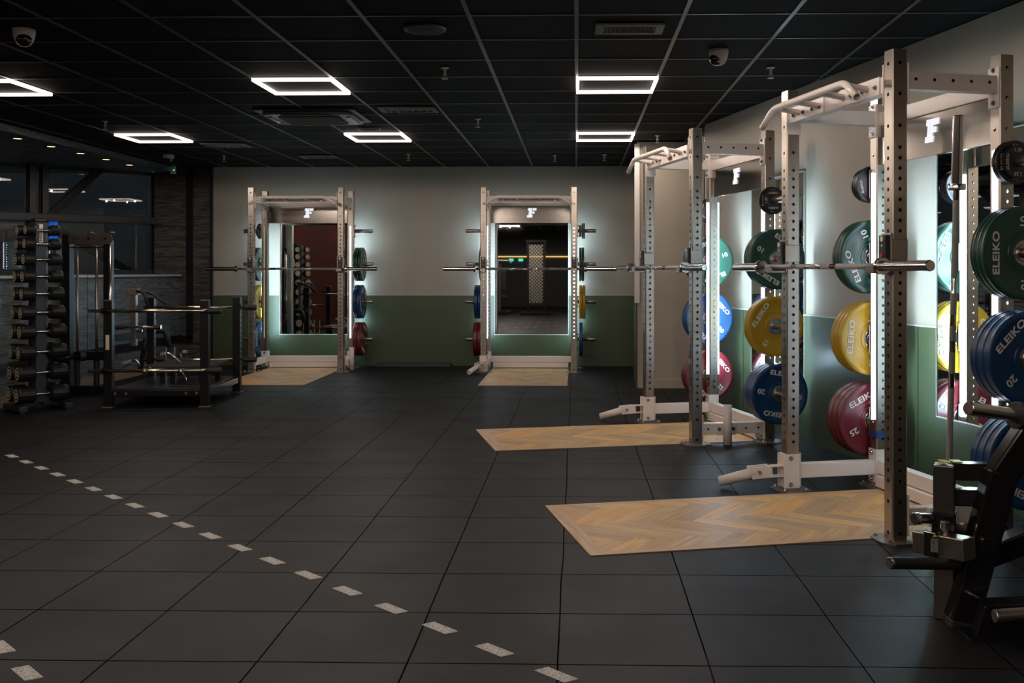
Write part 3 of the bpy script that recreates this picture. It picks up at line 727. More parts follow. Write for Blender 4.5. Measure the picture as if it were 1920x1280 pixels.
# ================================================================= weight plates
PCOL = {'25': ('red', (0.115, 0.008, 0.013)), '20': ('blue', (0.004, 0.038, 0.115)), '15': ('yellow', (0.40, 0.245, 0.005)), '10': ('green', (0.007, 0.048, 0.029)),
        '2.5': ('black', (0.012, 0.012, 0.016)), '1.25': ('black', (0.011, 0.011, 0.013)), '5': ('black', (0.012, 0.012, 0.016))}
PDIM = {'25': (0.225, 0.056), '20': (0.225, 0.049), '15': (0.225, 0.041), '10': (0.225, 0.033), '2.5': (0.105, 0.019), '1.25': (0.080, 0.016), '5': (0.114, 0.026)}
PROTO = {}
def plate(kind):
    R_, T_ = PDIM[kind]; big = R_ > 0.2; h = T_/2
    t = thing('weight_plate', 'x', 'weight plate')
    mr = mat('plate_%s' % PCOL[kind][0] + kind, PCOL[kind][1], 0.36 if big else 0.45)
    mb = MB()
    if big:
        prof = [(-h+0.003, 0.060), (-h+0.003, 0.082), (-h+0.007, 0.086), (-h+0.007, 0.100), (-h+0.003, 0.104), (-h+0.003, 0.192), (-h, 0.196), (-h, R_-0.008), (-h+0.006, R_), (-h*0.3, R_), (0, R_-0.002), (h*0.3, R_), (h-0.006, R_), (h, R_-0.008), (h, 0.196), (h-0.003, 0.192), (h-0.003, 0.104), (h-0.007, 0.100), (h-0.007, 0.086), (h-0.003, 0.082), (h-0.003, 0.060)]
        mb.lathe(prof, seg=72)
        d = mb.build('rubber_disc', mr, t); smooth_by_angle(d.data, 40)
        hb = MB().lathe([(-h-0.001, 0.0256), (-h-0.001, 0.040), (-h+0.002, 0.043), (-h+0.002, 0.054), (-h-0.0005, 0.057), (-h+0.001, 0.061), (h-0.001, 0.061), (h+0.0005, 0.057), (h-0.002, 0.054), (h-0.002, 0.043), (h+0.001, 0.040), (h+0.001, 0.0256), (-h-0.001, 0.0256)], seg=48).build('steel_hub', M_HUB, t); smooth_by_angle(hb.data, 30)
    else:
        mb.lathe([(-h, 0.0256), (-h, R_*0.55), (-h+0.002, R_*0.6), (-h+0.002, R_*0.86), (-h, R_*0.9), (-h+0.002, R_), (h-0.002, R_), (h, R_*0.9), (h-0.002, R_*0.86), (h-0.002, R_*0.6), (h, R_*0.55), (h, 0.0256), (-h, 0.0256)], seg=48)
        d = mb.build('rubber_disc', mr, t); smooth_by_angle(d.data, 40)
    # lettering, both faces
    bm = bmesh.new()
    def put(me, ang_loc, rad, ang_rot, side):
        tmp = me.copy()
        M1 = Matrix.Translation((rad*math.cos(ang_loc), rad*math.sin(ang_loc), 0)) @ Matrix.Rotation(ang_rot, 4, 'Z')
        if side > 0: M2 = Matrix(((0, 0, 1, h-0.002 if big else h-0.0015), (1, 0, 0, 0), (0, 1, 0, 0), (0, 0, 0, 1)))
        else: M2 = Matrix(((0, 0, -1, -h+0.002 if big else -h+0.0015), (-1, 0, 0, 0), (0, 1, 0, 0), (0, 0, 0, 1)))
        tmp.transform(M2 @ M1); bm.from_mesh(tmp); bpy.data.meshes.remove(tmp)
    if big:
        nm = TXT['name']; nu = TXT[kind]; r1, r2 = 0.150, 0.148
    else:
        nm = TXT['name_s']; nu = TXT[kind]; r1, r2 = R_*0.70, R_*0.72
    for side in (1, -1):
        for a_ in (0, PI):
            put(nm, a_, r1, a_-PI/2, side)
            put(nu, a_+PI/2, r2, a_+PI/2 if big else a_, side)
    me = bpy.data.meshes.new('lettering'); bm.to_mesh(me); bm.free()
    obj('lettering', me, M_LET if big else M_PALEL, t)
    return t
TXT = {'name': text_mesh('ELEIKO', 0.050, 0.0012, 0.0012, 1.28, 1.02), 'name_s': text_mesh('ELEIKO', 0.021, 0.0008, 0.0004, 1.2)}
for k in ('25', '20', '15', '10'): TXT[k] = text_mesh(k, 0.052, 0.0012, 0.0009, 1.15)
for k in ('2.5', '1.25', '5'): TXT[k] = text_mesh(k, 0.024, 0.0008, 0.0003, 1.1)

POSW = {1: ['alone'], 2: ['inner', 'outermost'], 3: ['innermost', 'middle', 'outermost'], 4: ['innermost', 'second from post', 'second from end', 'outermost']}
PEGW = ['top peg', 'second peg', 'third peg', 'lowest peg']
STACKS = [  # rack, side(+1 right/near, -1 left/far), peg, kinds from the post outwards, turn of the lettering in degrees
 (1, -1, 0, ['2.5', '1.25'], [20, 60]), (1, -1, 1, ['10', '10'], [200, 170]), (1, -1, 2, ['15', '15'], [170, 165]), (1, -1, 3, ['20', '20'], [175, 180]),
 (1, 1, 1, ['10', '10', '10'], [0, 40, 215]), (1, 1, 2, ['20', '20'], [10, 190]), (1, 1, 3, ['25', '25'], [0, 65]),
 (2, -1, 1, ['10'], [0]), (2, -1, 2, ['20', '20'], [0, 20]), (2, -1, 3, ['25', '25'], [0, 30]),
 (2, 1, 0, ['1.25', '1.25', '2.5', '2.5'], [0, 0, 0, 0]), (2, 1, 1, ['10', '10'], [0, 30]), (2, 1, 2, ['15', '15'], [0, 20]), (2, 1, 3, ['20'], [0]),
 (3, -1, 0, ['2.5', '2.5'], [60, 30]), (3, -1, 1, ['10', '10'], [110, 95]), (3, -1, 2, ['20', '20'], [45, 80]), (3, -1, 3, ['25', '25'], [42, 10]),
 (3, 1, 0, ['2.5', '1.25'], [0, 90]), (3, 1, 1, ['10', '10', '10'], [0, 0, 60]), (3, 1, 2, ['15', '15'], [10, 145]), (3, 1, 3, ['20', '20', '20'], [0, 40, 80]),
 (4, -1, 0, ['5', '2.5', '2.5', '2.5'], [190, 0, 0, 0]), (4, -1, 1, ['10', '10', '10'], [203, 10, 0]), (4, -1, 2, ['15', '15', '15'], [175, 0, 0]), (4, -1, 3, ['25', '25', '25'], [117, 0, 0]),
 (4, 1, 0, ['2.5', '2.5', '1.25'], [0, 0, 180]), (4, 1, 1, ['10', '10', '10'], [0, 0, 180]), (4, 1, 2, ['20', '20', '20'], [0, 60, 135]), (4, 1, 3, ['20', '20', '20'], [0, 50, 245])]
SIDEW = {1: {-1: 'left', 1: 'right'}, 2: {-1: 'left', 1: 'right'}, 3: {-1: 'far', 1: 'near'}, 4: {-1: 'far', 1: 'near'}}
for rk, sd, pg, kinds, turns in STACKS:
    L = Vector(RACKS[rk][1]); rz = RACKS[rk][2]; Rz = Matrix.Rotation(rz, 3, 'Z')
    x = HX+PW/2+0.024
    for i, kd in enumerate(kinds):
        T_ = PDIM[kd][1]; R_ = PDIM[kd][0]
        sag = 0.0256-0.0240                                   # plate hangs on the peg by its bore
        loc = L + Rz @ Vector((sd*(x+T_/2), PD, PEGZ[pg]-sag)); x += T_+0.0025
        cn = PCOL[kd][0]
        lab = '%s %s kg plate, %s, %s, %s side of %s' % (cn, kd, POSW[len(kinds)][i], PEGW[pg], SIDEW[rk][sd], {1: 'left back-wall rack', 2: 'right back-wall rack', 3: 'farther right-wall rack', 4: 'nearest rack'}[rk])
        grp = '%s weight plates on %s' % (cn, RACKS[rk][0])
        # turning about local x; letters turn with the disc
        rot = Matrix.Rotation(rz, 4, 'Z') @ Matrix.Rotation(math.radians(turns[i]), 4, 'X')
        if kd not in PROTO:
            p = plate(kd); PROTO[kd] = p; p['label'] = lab; p['group'] = grp
        else: p = dup(PROTO[kd], None, None, lab, grp)
        p.location = loc; p.rotation_euler = rot.to_euler()

# ================================================================= lifting platforms (herringbone)
def clip(poly, xmin, xmax, ymin, ymax):
    def cl(pts, f, inter):
        out = []
        for i in range(len(pts)):
            a, b = pts[i], pts[(i+1) % len(pts)]; ia, ib = f(a), f(b)
            if ia: out.append(a)
            if ia != ib: out.append(inter(a, b))
        return out
    def ix(c): return lambda a, b: (c, a[1]+(b[1]-a[1])*(c-a[0])/(b[0]-a[0]))
    def iy(c): return lambda a, b: (a[0]+(b[0]-a[0])*(c-a[1])/(b[1]-a[1]), c)
    for f, it in ((lambda p: p[0] >= xmin, ix(xmin)), (lambda p: p[0] <= xmax, ix(xmax)), (lambda p: p[1] >= ymin, iy(ymin)), (lambda p: p[1] <= ymax, iy(ymax))):
        if len(poly) < 3: return []
        poly = cl(poly, f, it)
    return poly
def platform_mesh(W_, L_, seed):
    rnd = random.Random(seed); bm = bmesh.new(); uvl = bm.loops.layers.uv.new('grain'); cl_ = bm.loops.layers.float_color.new('tone')
    Z = 0.005
    tones = [(0.72, 0.43, 0.175), (0.68, 0.41, 0.18), (0.60, 0.37, 0.18), (0.78, 0.49, 0.215), (0.52, 0.34, 0.185), (0.76, 0.43, 0.15), (0.63, 0.42, 0.22)]
    def face(poly, dirv, tone, z=Z):
        vs = [bm.verts.new((p[0], p[1], z)) for p in poly]; f = bm.faces.new(vs); ou, ov = rnd.random()*9, rnd.random()*9
        if f.normal.z < 0: f.normal_flip()
        for l in f.loops:
            x, y = l.vert.co.x, l.vert.co.y
            l[uvl].uv = (x*dirv[0]+y*dirv[1]+ou, -x*dirv[1]+y*dirv[0]+ov); l[cl_] = (*tone, 1)
        return f
    b_ = 0.075; xe, ye = W_/2, L_
    # slab sides
    sl_ = bmesh.ops.create_cube(bm, size=1, matrix=Matrix.Translation((0, L_/2, 0.002)) @ Matrix.Diagonal((W_, L_, 0.004, 1)))
    for v in sl_['verts']:
        for l in v.link_loops: l[cl_] = (0.40, 0.25, 0.13, 1)
    g_ = 0.0012
    for poly, dv in (([(-xe, 0), (xe, 0), (xe, b_), (-xe, b_)], (1, 0)), ([(-xe, b_+g_), (-xe+0.045, b_+g_), (-xe+0.045, ye), (-xe, ye)], (0, 1)), ([(xe-0.045, b_+g_), (xe, b_+g_), (xe, ye), (xe-0.045, ye)], (0, 1))):
        face(poly, dv, (0.62, 0.40, 0.23))
    pw, pl = 0.09, 0.45; s2 = math.sqrt(.5)
    # herringbone: zig-zag across the width, arrows along the length
    for i in range(-14, 22):
        for j in range(-30, 44):
            for kind in (0, 1):
                # lattice of pairs in rotated coords
                n = int(pl/pw)
                ox = i*pl*1.0 + j*pw; oy = -i*pl*1.0 + j*pw
                if kind == 0: q = [(ox, oy), (ox+pl, oy), (ox+pl, oy+pw), (ox, oy+pw)]; d = (1, 0)
                else: q = [(ox, oy+pw), (ox+pw, oy+pw), (ox+pw, oy+pw+pl), (ox, oy+pw+pl)]; d = (0, 1)
                rp = [((a-b)*s2, (a+b)*s2) for a, b in q]
                rp = [(x*1.0 - 0.0, y-0.6) for x, y in rp]
                cx = sum(p[0] for p in rp)/4; cy = sum(p[1] for p in rp)/4
                sh = [(cx+(p[0]-cx)*0.992, cy+(p[1]-cy)*0.992) for p in rp]
                cp_ = clip(sh, -xe+0.046, xe-0.046, b_+g_, ye)
                if len(cp_) < 3: continue
                A = abs(sum(cp_[k][0]*cp_[(k+1) % len(cp_)][1]-cp_[(k+1) % len(cp_)][0]*cp_[k][1] for k in range(len(cp_))))/2
                if A < 1e-4: continue
                dv = ((d[0]-d[1])*s2, (d[0]+d[1])*s2)
                face(cp_, dv, rnd.choice(tones))
    me = bpy.data.meshes.new('lifting_platform'); bm.to_mesh(me); bm.free(); me.materials.append(M_PARQ); return me
PLAT = platform_mesh(1.01, 2.03, 3)
for k, lab in ((1, 'herringbone wood lifting platform under the left rack on the back wall'), (2, 'herringbone wood lifting platform under the right rack on the back wall'),
               (3, 'herringbone wood lifting platform under the farther rack on the right wall'), (4, 'nearest herringbone wood lifting platform, under the foreground rack')):
    o = obj('lifting_platform', PLAT); tag(o, lab, 'lifting platform', 'herringbone lifting platforms')
    off = {1: 0.0, 2: 0.0, 3: 0.045, 4: 0.035}[k]
    o.location = Vector(RACKS[k][1]) + Matrix.Rotation(RACKS[k][2], 3, 'Z') @ Vector((off, -1.51, 0)); o.rotation_euler = (0, 0, RACKS[k][2])

# ================================================================= floor dashes
def dash(i, cx, cy, line):
    a = math.atan2(-0.2098, 0.2161); d = Vector((math.cos(a), math.sin(a))); n = Vector((-d.y, d.x)); hl, hw = 0.070, 0.026
    pts = [(-hl-0.006, -hw), (hl-0.006, -hw), (hl+0.006, hw), (-hl+0.006, hw)]
    mb = MB(); mb.prism([(d.x*p+n.x*q, d.y*p+n.y*q) for p, q in pts], 0.0016)
    o = mb.build('floor_marking', M_DASH); o.location = (cx, cy, 0.0)
    return o
for i in range(19):
    y = 3.28+0.2098*i; x = -0.065-0.2161*i
    nm = ['nearest the camera', 'second from the camera', 'third from the camera'][i] if i < 3 else ['farthest at the left edge', 'second from the left edge', 'third from the left edge'][18-i] if i > 15 else '%s from the camera' % ['fourth', 'fifth', 'sixth', 'seventh', 'eighth', 'ninth', 'tenth', 'eleventh', 'twelfth', 'thirteenth', 'fourteenth', 'fifteenth', 'sixteenth'][i-3]
    tag(dash(i, x, y, 1), 'pale speckled floor dash of the long diagonal line, %s' % nm, 'floor marking', 'dashes of the long diagonal floor line')
for i in range(2):
    tag(dash(i, -1.986+0.211*i, 3.477-0.222*i, 2), ['pale floor dash cut by the left frame edge, bottom left', 'whole pale floor dash alone in the bottom left corner'][i], 'floor marking', 'dashes in the bottom left corner')
for i in range(6):
    tag(dash(i, -1.563+0.211*i, 3.04-0.21*i, 2), 'pale floor dash seen only in the mirror, nearer the camera', 'floor marking', 'dashes seen only in the mirror')

# ================================================================= ceiling fittings
ld_ = bpy.data.lights.new('emitter', 'SPOT'); ld_.energy = LAMP_W; ld_.color = (1.0, 0.86, 0.76); ld_.spot_size = math.radians(178); ld_.spot_blend = 0.12; ld_.shadow_soft_size = 0.012
SHARED_LIGHT = [ld_]
def ceiling_lamp(label, x, y):
    t = thing('ceiling_lamp', label, 'ceiling lamp', (x, y, CZ), 0, 'square frame ceiling lamps')
    w_ = 0.020; mb = MB()
    for s in (-1, 1): mb.box((0, s*(0.30-w_/2), -0.010), (0.60, w_, 0.022)); mb.box((s*(0.30-w_/2), 0, -0.010), (w_, 0.60-2*w_, 0.022))
    mb.build('light_frame', M_LAMP, t)
    for px_, py_ in ((0, 0.288), (0, -0.288), (0.288, 0), (-0.288, 0)):
        ld = SHARED_LIGHT[0]
        lo = bpy.data.objects.new('emitter', ld); COL.objects.link(lo); lo.parent = t; lo.location = (px_, py_, -0.036)
    MB().box((0, 0, -0.001), (0.53, 0.53, 0.004)).build('centre_panel', mat('lamp_centre', (0.02, 0.02, 0.019), 0.6), t); return t
LC = [(0.3, 7.784, 'square LED ceiling lamp, right one of the nearer row'), (-2.1, 7.784, 'square LED ceiling lamp, middle one of the nearer row'), (-4.5, 7.784, 'square LED ceiling lamp cut by the left frame edge'),
      (0.3, 10.784, 'square LED ceiling lamp, rightmost of the far row'), (-2.1, 10.784, 'square LED ceiling lamp, middle one of the far row'), (-4.5, 10.784, 'square LED ceiling lamp, leftmost of the far row')]
for x, y, l in LC: ceiling_lamp(l, x, y)
for y, yn in ((4.784, 'just above the frame'), (1.784, 'above the camera'), (-1.216, 'behind the camera'), (-4.216, 'far behind the camera')):
    for x, xn in ((0.3, 'right'), (-2.1, 'middle'), (-4.5, 'left')): ceiling_lamp('square LED ceiling lamp, %s one of the row %s' % (xn, yn), x, y)

def sprinkler(x, y, lab):
    t = thing('sprinkler_head', lab, 'sprinkler', (x, y, CZ-0.001), 0, 'ceiling sprinklers')
    MB().cyl((0, 0, 0), (0, 0, -0.006), 0.028, seg=20).cyl((0, 0, -0.006), (0, 0, -0.05), 0.009, seg=12).build('body', M_SPRK, t)
    mb = MB()
    for s in (-1, 1): mb.beam((s*0.012, 0, -0.045), (s*0.004, 0, -0.075), 0.003, 0.004)
    mb.build('yoke', M_SPRK, t); MB().cyl((0, 0, -0.074), (0, 0, -0.077), 0.024, seg=16).build('deflector', M_SPRK, t)
for x, y, l in ((-0.922, 7.127, 'nearest sprinkler in the middle of the ceiling'), (1.357, 7.161, 'sprinkler at the right, between the white dome camera and the nearest rack'), (-2.05, 12.41, 'sprinkler near the back wall behind the middle far lamp'),
                (-0.923, 9.54, 'sprinkler left of the far right lamp'), (0.854, 10.75, 'sprinkler right of the far right lamp'), (0.342, 12.5, 'small sprinkler behind the far right lamp'), (-4.35, 12.5, 'sprinkler above the left end of the back wall'),
                (-4.48, 9.6, 'sprinkler left above the leftmost far lamp'), (-0.268, 12.57, 'low round sprinkler near the back wall')): sprinkler(x, y, l)

def speaker(x, y, r, lab):
    t = thing('ceiling_speaker', lab, 'speaker', (x, y, CZ-0.001), 0, None)
    MB().lathe([(0, r), (-0.010, r-0.004), (-0.012, r-0.02), (-0.009, r-0.024)], axis='Z', seg=40).build('rim', mat('speaker_rim', (0.03, 0.033, 0.036), 0.4), t)
    MB().lathe([(-0.009, r-0.024), (-0.016, r*0.4), (-0.018, 0)], axis='Z', seg=40).build('grille', mat('speaker_grille', (0.014, 0.015, 0.016), 0.6, bump=0.5, bscale=500), t)
speaker(-0.89, 5.97, 0.125, 'large round black ceiling speaker near the top of the picture'); speaker(-2.07, 10.15, 0.115, 'round black ceiling speaker beside the middle far lamp')

def vent(x, y, w_, d_, n, lab):
    t = thing('ceiling_vent', lab, 'vent', (x, y, CZ-0.001)); b_ = 0.042
    mb = MB()
    for s in (-1, 1): mb.box((0, s*(d_/2-b_/2), -0.006), (w_, b_, 0.012)); mb.box((s*(w_/2-b_*0.6), 0, -0.006), (b_*1.2, d_-2*b_, 0.012))
    mb.build('frame', M_VENT, t, 0.002)
    MB().box((0, 0, -0.002), (w_-0.08, d_-0.06, 0.003)).build('backing', M_BLACK, t)
    mb = MB(); R_ = Matrix.Rotation(0.5, 3, 'Y')
    for k in range(n): mb.box((-w_/2+b_*1.3+(w_-2.6*b_)*(k+0.5)/n, 0, -0.009), (0.003, d_-2*b_, 0.016), R_)
    mb.build('louvres', M_VENT, t)
vent(0.31, 5.98, 0.40, 0.24, 20, 'long grey louvred ceiling vent near the top right lamp'); vent(-1.48, 8.95, 0.50, 0.30, 6, 'black open slat ceiling vent right of the air conditioner')
vent(-3.2, 12.6, 0.45, 0.30, 8, 'dark ceiling vent close to the back wall, left of the middle'); vent(-3.95, 11.45, 0.5, 0.35, 6, 'dark ceiling vent right of the leftmost far lamp')

t = thing('air_conditioner', 'black ceiling cassette air conditioner with rounded panel', 'air conditioner', (-2.4, 9.28, CZ-0.001))
AW, AH = 0.45, 0.40
MB().prism([(-AW, -AH+.0), (AW, -AH), (AW, AH), (-AW, AH)], 0.014, Matrix.Translation((0, 0, -0.014))).build('outer_frame', mat('cassette_black', (0.02, 0.021, 0.023), 0.35), t, 0.006)
def rrect(a, b, r, n=6):
    o = []
    for cx, cy, s in ((a-r, b-r, 0), (-a+r, b-r, 1), (-a+r, -b+r, 2), (a-r, -b+r, 3)):
        for k in range(n+1): A = (s+k/n)*PI/2; o.append((cx+r*math.cos(A), cy+r*math.sin(A)))
    return o
MB().prism(rrect(0.40, 0.34, 0.12), 0.028, Matrix.Translation((0, 0, -0.042))).build('rounded_body', mat('cassette_blue_black', (0.05, 0.055, 0.062), 0.3), t, 0.008)
mb = MB()
for s in (-1, 1): mb.box((0, s*0.295, -0.045), (0.44, 0.045, 0.008)); mb.box((s*0.355, 0, -0.045), (0.045, 0.38, 0.008))
mb.build('air_flaps', mat('cassette_flap', (0.025, 0.027, 0.030), 0.25), t, 0.003)
MB().prism(rrect(0.27, 0.23, 0.03), 0.010, Matrix.Translation((0, 0, -0.052))).build('intake_grille', mat('cassette_grille', (0.006, 0.006, 0.007), 0.6, bump=0.4, bscale=200), t)

def turret(x, y, yaw, lab, s=1.0):
    t = thing('security_camera', lab, 'security camera', (x, y, CZ-0.001), yaw, None)
    MB().lathe([(0, 0), (0, 0.062*s), (-0.02*s, 0.062*s), (-0.055*s, 0.055*s), (-0.085*s, 0.042*s), (-0.10*s, 0.022*s), (-0.104*s, 0)], axis='Z', seg=32).build('housing', M_OFFW, t)
    MB().sphere((0.0, -0.020*s, -0.062*s), 0.044*s, (1, 1, 1)).build('lens_ball', M_LENS, t, smooth=True)
turret(-3.25, 5.93, 0.5, 'white turret security camera at the upper left of the ceiling'); turret(0.915, 6.58, -1.1, 'white turret security camera between the lamp and the nearest rack')
t = thing('dome_camera', 'small white dome camera above the dark cladding at the left', 'security camera', (-5.0, 12.4, CZ-0.001))
MB().cyl((0, 0, 0), (0, 0, -0.045), 0.065, seg=28).build('base', M_OFFW, t, 0.006); MB().sphere((0, 0, -0.045), 0.048).build('dome', M_LENS, t, smooth=True)
pz = at(316.5, 315, 13.84)
t = thing('motion_sensor', 'small white motion sensor with green light under the dome camera', 'sensor', (pz.x, YW-0.005, pz.z-0.09))
MB().box((0, -0.03, 0.09), (0.075, 0.05, 0.13)).build('housing', M_OFFW, t, 0.014, seg=3); MB().cyl((0.018, -0.054, 0.075), (0.018, -0.058, 0.075), 0.008, seg=10).build('indicator_light', M_GLED, t)
for i, y in enumerate((10.33, 11.0, 11.66, 12.3, 12.95)):
    t = thing('downlight', '%s warm recessed downlight in the soffit over the windows' % ['first', 'second', 'third', 'fourth', 'fifth'][i] + ' from the left', 'downlight', (-5.73, y, 2.655), 0, 'warm soffit downlights')
    MB().lathe([(0, 0.045), (0, 0.075), (-0.004, 0.073), (-0.006, 0.047), (0, 0.042)], axis='Z', seg=28).build('rim', M_VENT, t); MB().cyl((0, 0, -0.001), (0, 0, -0.004), 0.040, seg=24).build('lamp', M_WARM, t)

# foam roller-like black kerb at the back wall
mb = MB(); o = mb.prism([(0, 0), (0.13, 0), (0.11, 0.05), (0.03, 0.055)], 1.02, Matrix(((0, 0, 1, -0.51), (1, 0, 0, 0), (0, 1, 0, 0), (0, 0, 0, 1)))).build('foam_wedge', M_RUBB, None, 0.008)
o.location = (-2.21, 13.72, 0.0); tag(o, 'low black foam wedge lying against the green wall between the back racks', 'foam wedge')
# ================================================================= left: dumbbell tower
TWP = Vector((-5.03, 9.42, 0)); PSI = math.radians(48)
t = thing('dumbbell_tower', 'dark vertical dumbbell tower at the left edge holding ten tiers', 'dumbbell rack', TWP, PSI)
mb = MB(); mb.prism([(-0.045, -0.07), (0.045, -0.07), (0.07, -0.045), (0.07, 0.045), (0.045, 0.07), (-0.045, 0.07), (-0.07, 0.045), (-0.07, -0.045)], 1.66, Matrix.Translation((0, 0, 0.09)))
mb.build('column', M_NAVYB, t, 0.003)
MB().prism([(-0.05, -0.072), (0.05, -0.072), (0.045, 0.072), (-0.045, 0.072)], 0.035, Matrix.Translation((0, 0, 1.75))).build('cap', M_NAVYB, t, 0.01)
for sx in (-1, 1):
    mb = MB(); mb.beam((sx*0.03, 0, 0.075), (sx*0.21, 0, 0.045), 0.11, 0.05); mb.beam((sx*0.20, -0.21, 0.038), (sx*0.20, 0.21, 0.038), 0.075, 0.05); mb.build('foot', M_NAVYB, t, 0.006)
    mb = MB()
    for sy in (-1, 1): mb.cyl((sx*0.20, sy*0.18, 0), (sx*0.20, sy*0.18, 0.015), 0.022, seg=14)
    mb.build('foot_pads', M_RUBB, t)
mb = MB(); mb.prism([(-0.12, 0.08), (0.12, 0.08), (0.06, 0.19), (-0.06, 0.19)], 0.006, Matrix(((1, 0, 0, 0), (0, 0, 1, -0.079), (0, 1, 0, 0), (0, 0, 0, 1)))); mb.build('gusset', M_NAVYB, t)
ROWS = [1.674, 1.546, 1.403, 1.246, 1.084, 0.912, 0.735, 0.548, 0.356, 0.158]
mb = MB()
for z in ROWS:
    for sy in (-1, 1):
        for sx in (-1, 1): mb.box((sx*0.062, sy*0.094, z-0.018), (0.012, 0.056, 0.014)); mb.box((sx*0.062, sy*0.120, z-0.004), (0.012, 0.008, 0.03))
mb.build('cradles', M_NAVYB, t)
sg = MB().box((0, -0.0735, 1.63), (0.034, 0.003, 0.20)).build('sign_plate', M_LET, t)
tm = text_mesh('escape', 0.045, 0.0006, 0.0006, 1.0); tm.transform(Matrix.Translation((0, -0.0755, 1.63)) @ Matrix.Rotation(PI/2, 4, 'X') @ Matrix.Rotation(-PI/2, 4, 'Z')); so = obj('lettering', tm, M_BLACK, sg)
TIERW = ['top', 'second', 'third', 'fourth', 'fifth', 'sixth', 'seventh', 'eighth', 'ninth', 'lowest']
for i, z in enumerate(ROWS):
    r = 0.052+0.0030*i; hl = 0.082+0.0085*i
    first = None
    for sy, wd in ((-1, 'front'), (1, 'rear')):
        lab = 'black rubber dumbbell on the %s tier of the dumbbell tower, %s side' % (TIERW[i], wd)
        p = TWP + Matrix.Rotation(PSI, 3, 'Z') @ Vector((0, sy*0.100, z))
        if first is None:
            first = thing('dumbbell', lab, 'dumbbell', p, PSI, 'dumbbells on the tower'); g_ = 0.068
            for sx in (-1, 1):
                a0, a1 = sx*g_, sx*(g_+hl)
                hd = MB().lathe([(a0, 0.012), (a0, r*0.80), (a0+sx*0.012, r*0.97), (a1-sx*0.02, r), (a1-sx*0.006, r*0.93), (a1, r*0.80), (a1+sx*0.0, 0)], seg=14, smooth=False).build('head', M_DUMB, first)
                MB().lathe([(a1+sx*0.001, r*0.60), (a1+sx*0.002, r*0.66), (a1+sx*0.001, r*0.74)], seg=28).lathe([(a1+sx*0.001, r*0.2), (a1+sx*0.0025, r*0.30), (a1+sx*0.001, r*0.42)], seg=6, smooth=False).build('badge', M_GOLD, hd)
            MB().lathe([(-g_, 0.013), (-g_*0.5, 0.0145), (0, 0.016), (g_*0.5, 0.0145), (g_, 0.013)], seg=16).build('handle', M_CHROME, first)
        else: dup(first, p, (0, 0, PSI), lab)

# ================================================================= left: cable machine with lever arm
CM = Vector((-5.13, 10.68, 0)); t = thing('cable_machine', 'black cable machine with steel guide rods and a lever arm, behind the dumbbell tower', 'gym machine', CM, 0)
def cx_(u): return (u-1085)/F*10.68 - CM.x
MB().box((cx_(121), 0, 0.84), (0.082, 0.10, 1.68)).build('post', M_BLACK, t, 0.004)
MB().box((cx_(199), 0, 0.84), (0.070, 0.10, 1.56+0.0)).build('post', M_BLACK, t, 0.004)
MB().box((0, 0, 0.04), (0.60, 0.12, 0.08)).build('base_beam', M_BLACK, t, 0.004)
mb = MB(); x0, x1 = cx_(127), cx_(210)
arc = [(x0, 1.575), (x1-0.03, 1.575), (x1, 1.60), (x1+0.005, 1.64), (x1-0.01, 1.68), (x1-0.07, 1.70), (x1-0.12, 1.69), (x1-0.16, 1.675), (x1-0.21, 1.70), (x1-0.26, 1.69), (x1-0.30, 1.675), (x0, 1.675)]
mb.prism(arc, 0.012, Matrix(((1, 0, 0, 0), (0, 0, -1, -0.05), (0, 1, 0, 0), (0, 0, 0, 1)))).build('head_plate', M_BROWNP, t, 0.002)
mb = MB()
for u in (166, 198): mb.cyl((cx_(u), -0.062, 1.635), (cx_(u), -0.072, 1.635), 0.014, seg=12)
mb.build('head_bolts', M_BLACK, t)
mb = MB()
for u in (167, 207): mb.cyl((cx_(u), -0.075, 1.705), (cx_(u), 0.03, 1.705), 0.012, seg=12)
mb.build('pulleys', M_CHROME, t)
MB().tube([(cx_(136), -0.064, 1.645), (cx_(139), -0.064, 1.620), (cx_(141.5), -0.064, 1.640), (cx_(144), -0.064, 1.620), (cx_(148), -0.064, 1.655)], 0.004, seg=6).build('logo_mark', M_BLACK, t)
for u in (139, 176): MB().cyl((cx_(u), 0, 0.08), (cx_(u), 0, 1.555), 0.014, seg=16).build('guide_rod', M_PEG, t, smooth=True)
MB().cyl((cx_(158), 0.0, 0.42), (cx_(158), 0.0, 1.57), 0.003, seg=6).build('cable', M_BLACK, t)
MB().box((cx_(158), 0, 1.545), (0.42, 0.03, 0.012)).build('rod_bracket', M_BLACK, t)
MB().cyl((cx_(206), -0.055, 0.05), (cx_(206), -0.055, 1.56), 0.017, seg=16).build('front_rail', M_CHROME, t, smooth=True)
mb = MB(); mb.box((cx_(165), 0, 0.40), (0.34, 0.09, 0.09)); mb.build('carriage', M_BLACK, t, 0.006)
MB().cyl((cx_(158), -0.04, 0.40), (cx_(150), -0.075, 0.40), 0.052, seg=24).build('plate_stop', M_RUBB, t)
MB().cyl((cx_(150), -0.07, 0.40), (cx_(127), -0.30, 0.385), 0.023, seg=18).build('weight_horn', M_BLACK, t, smooth=True)
for u in (139, 176): MB().cyl((cx_(u), 0, 0.08), (cx_(u), 0, 0.36), 0.030, seg=16).build('rubber_buffer', M_RUBB, t)
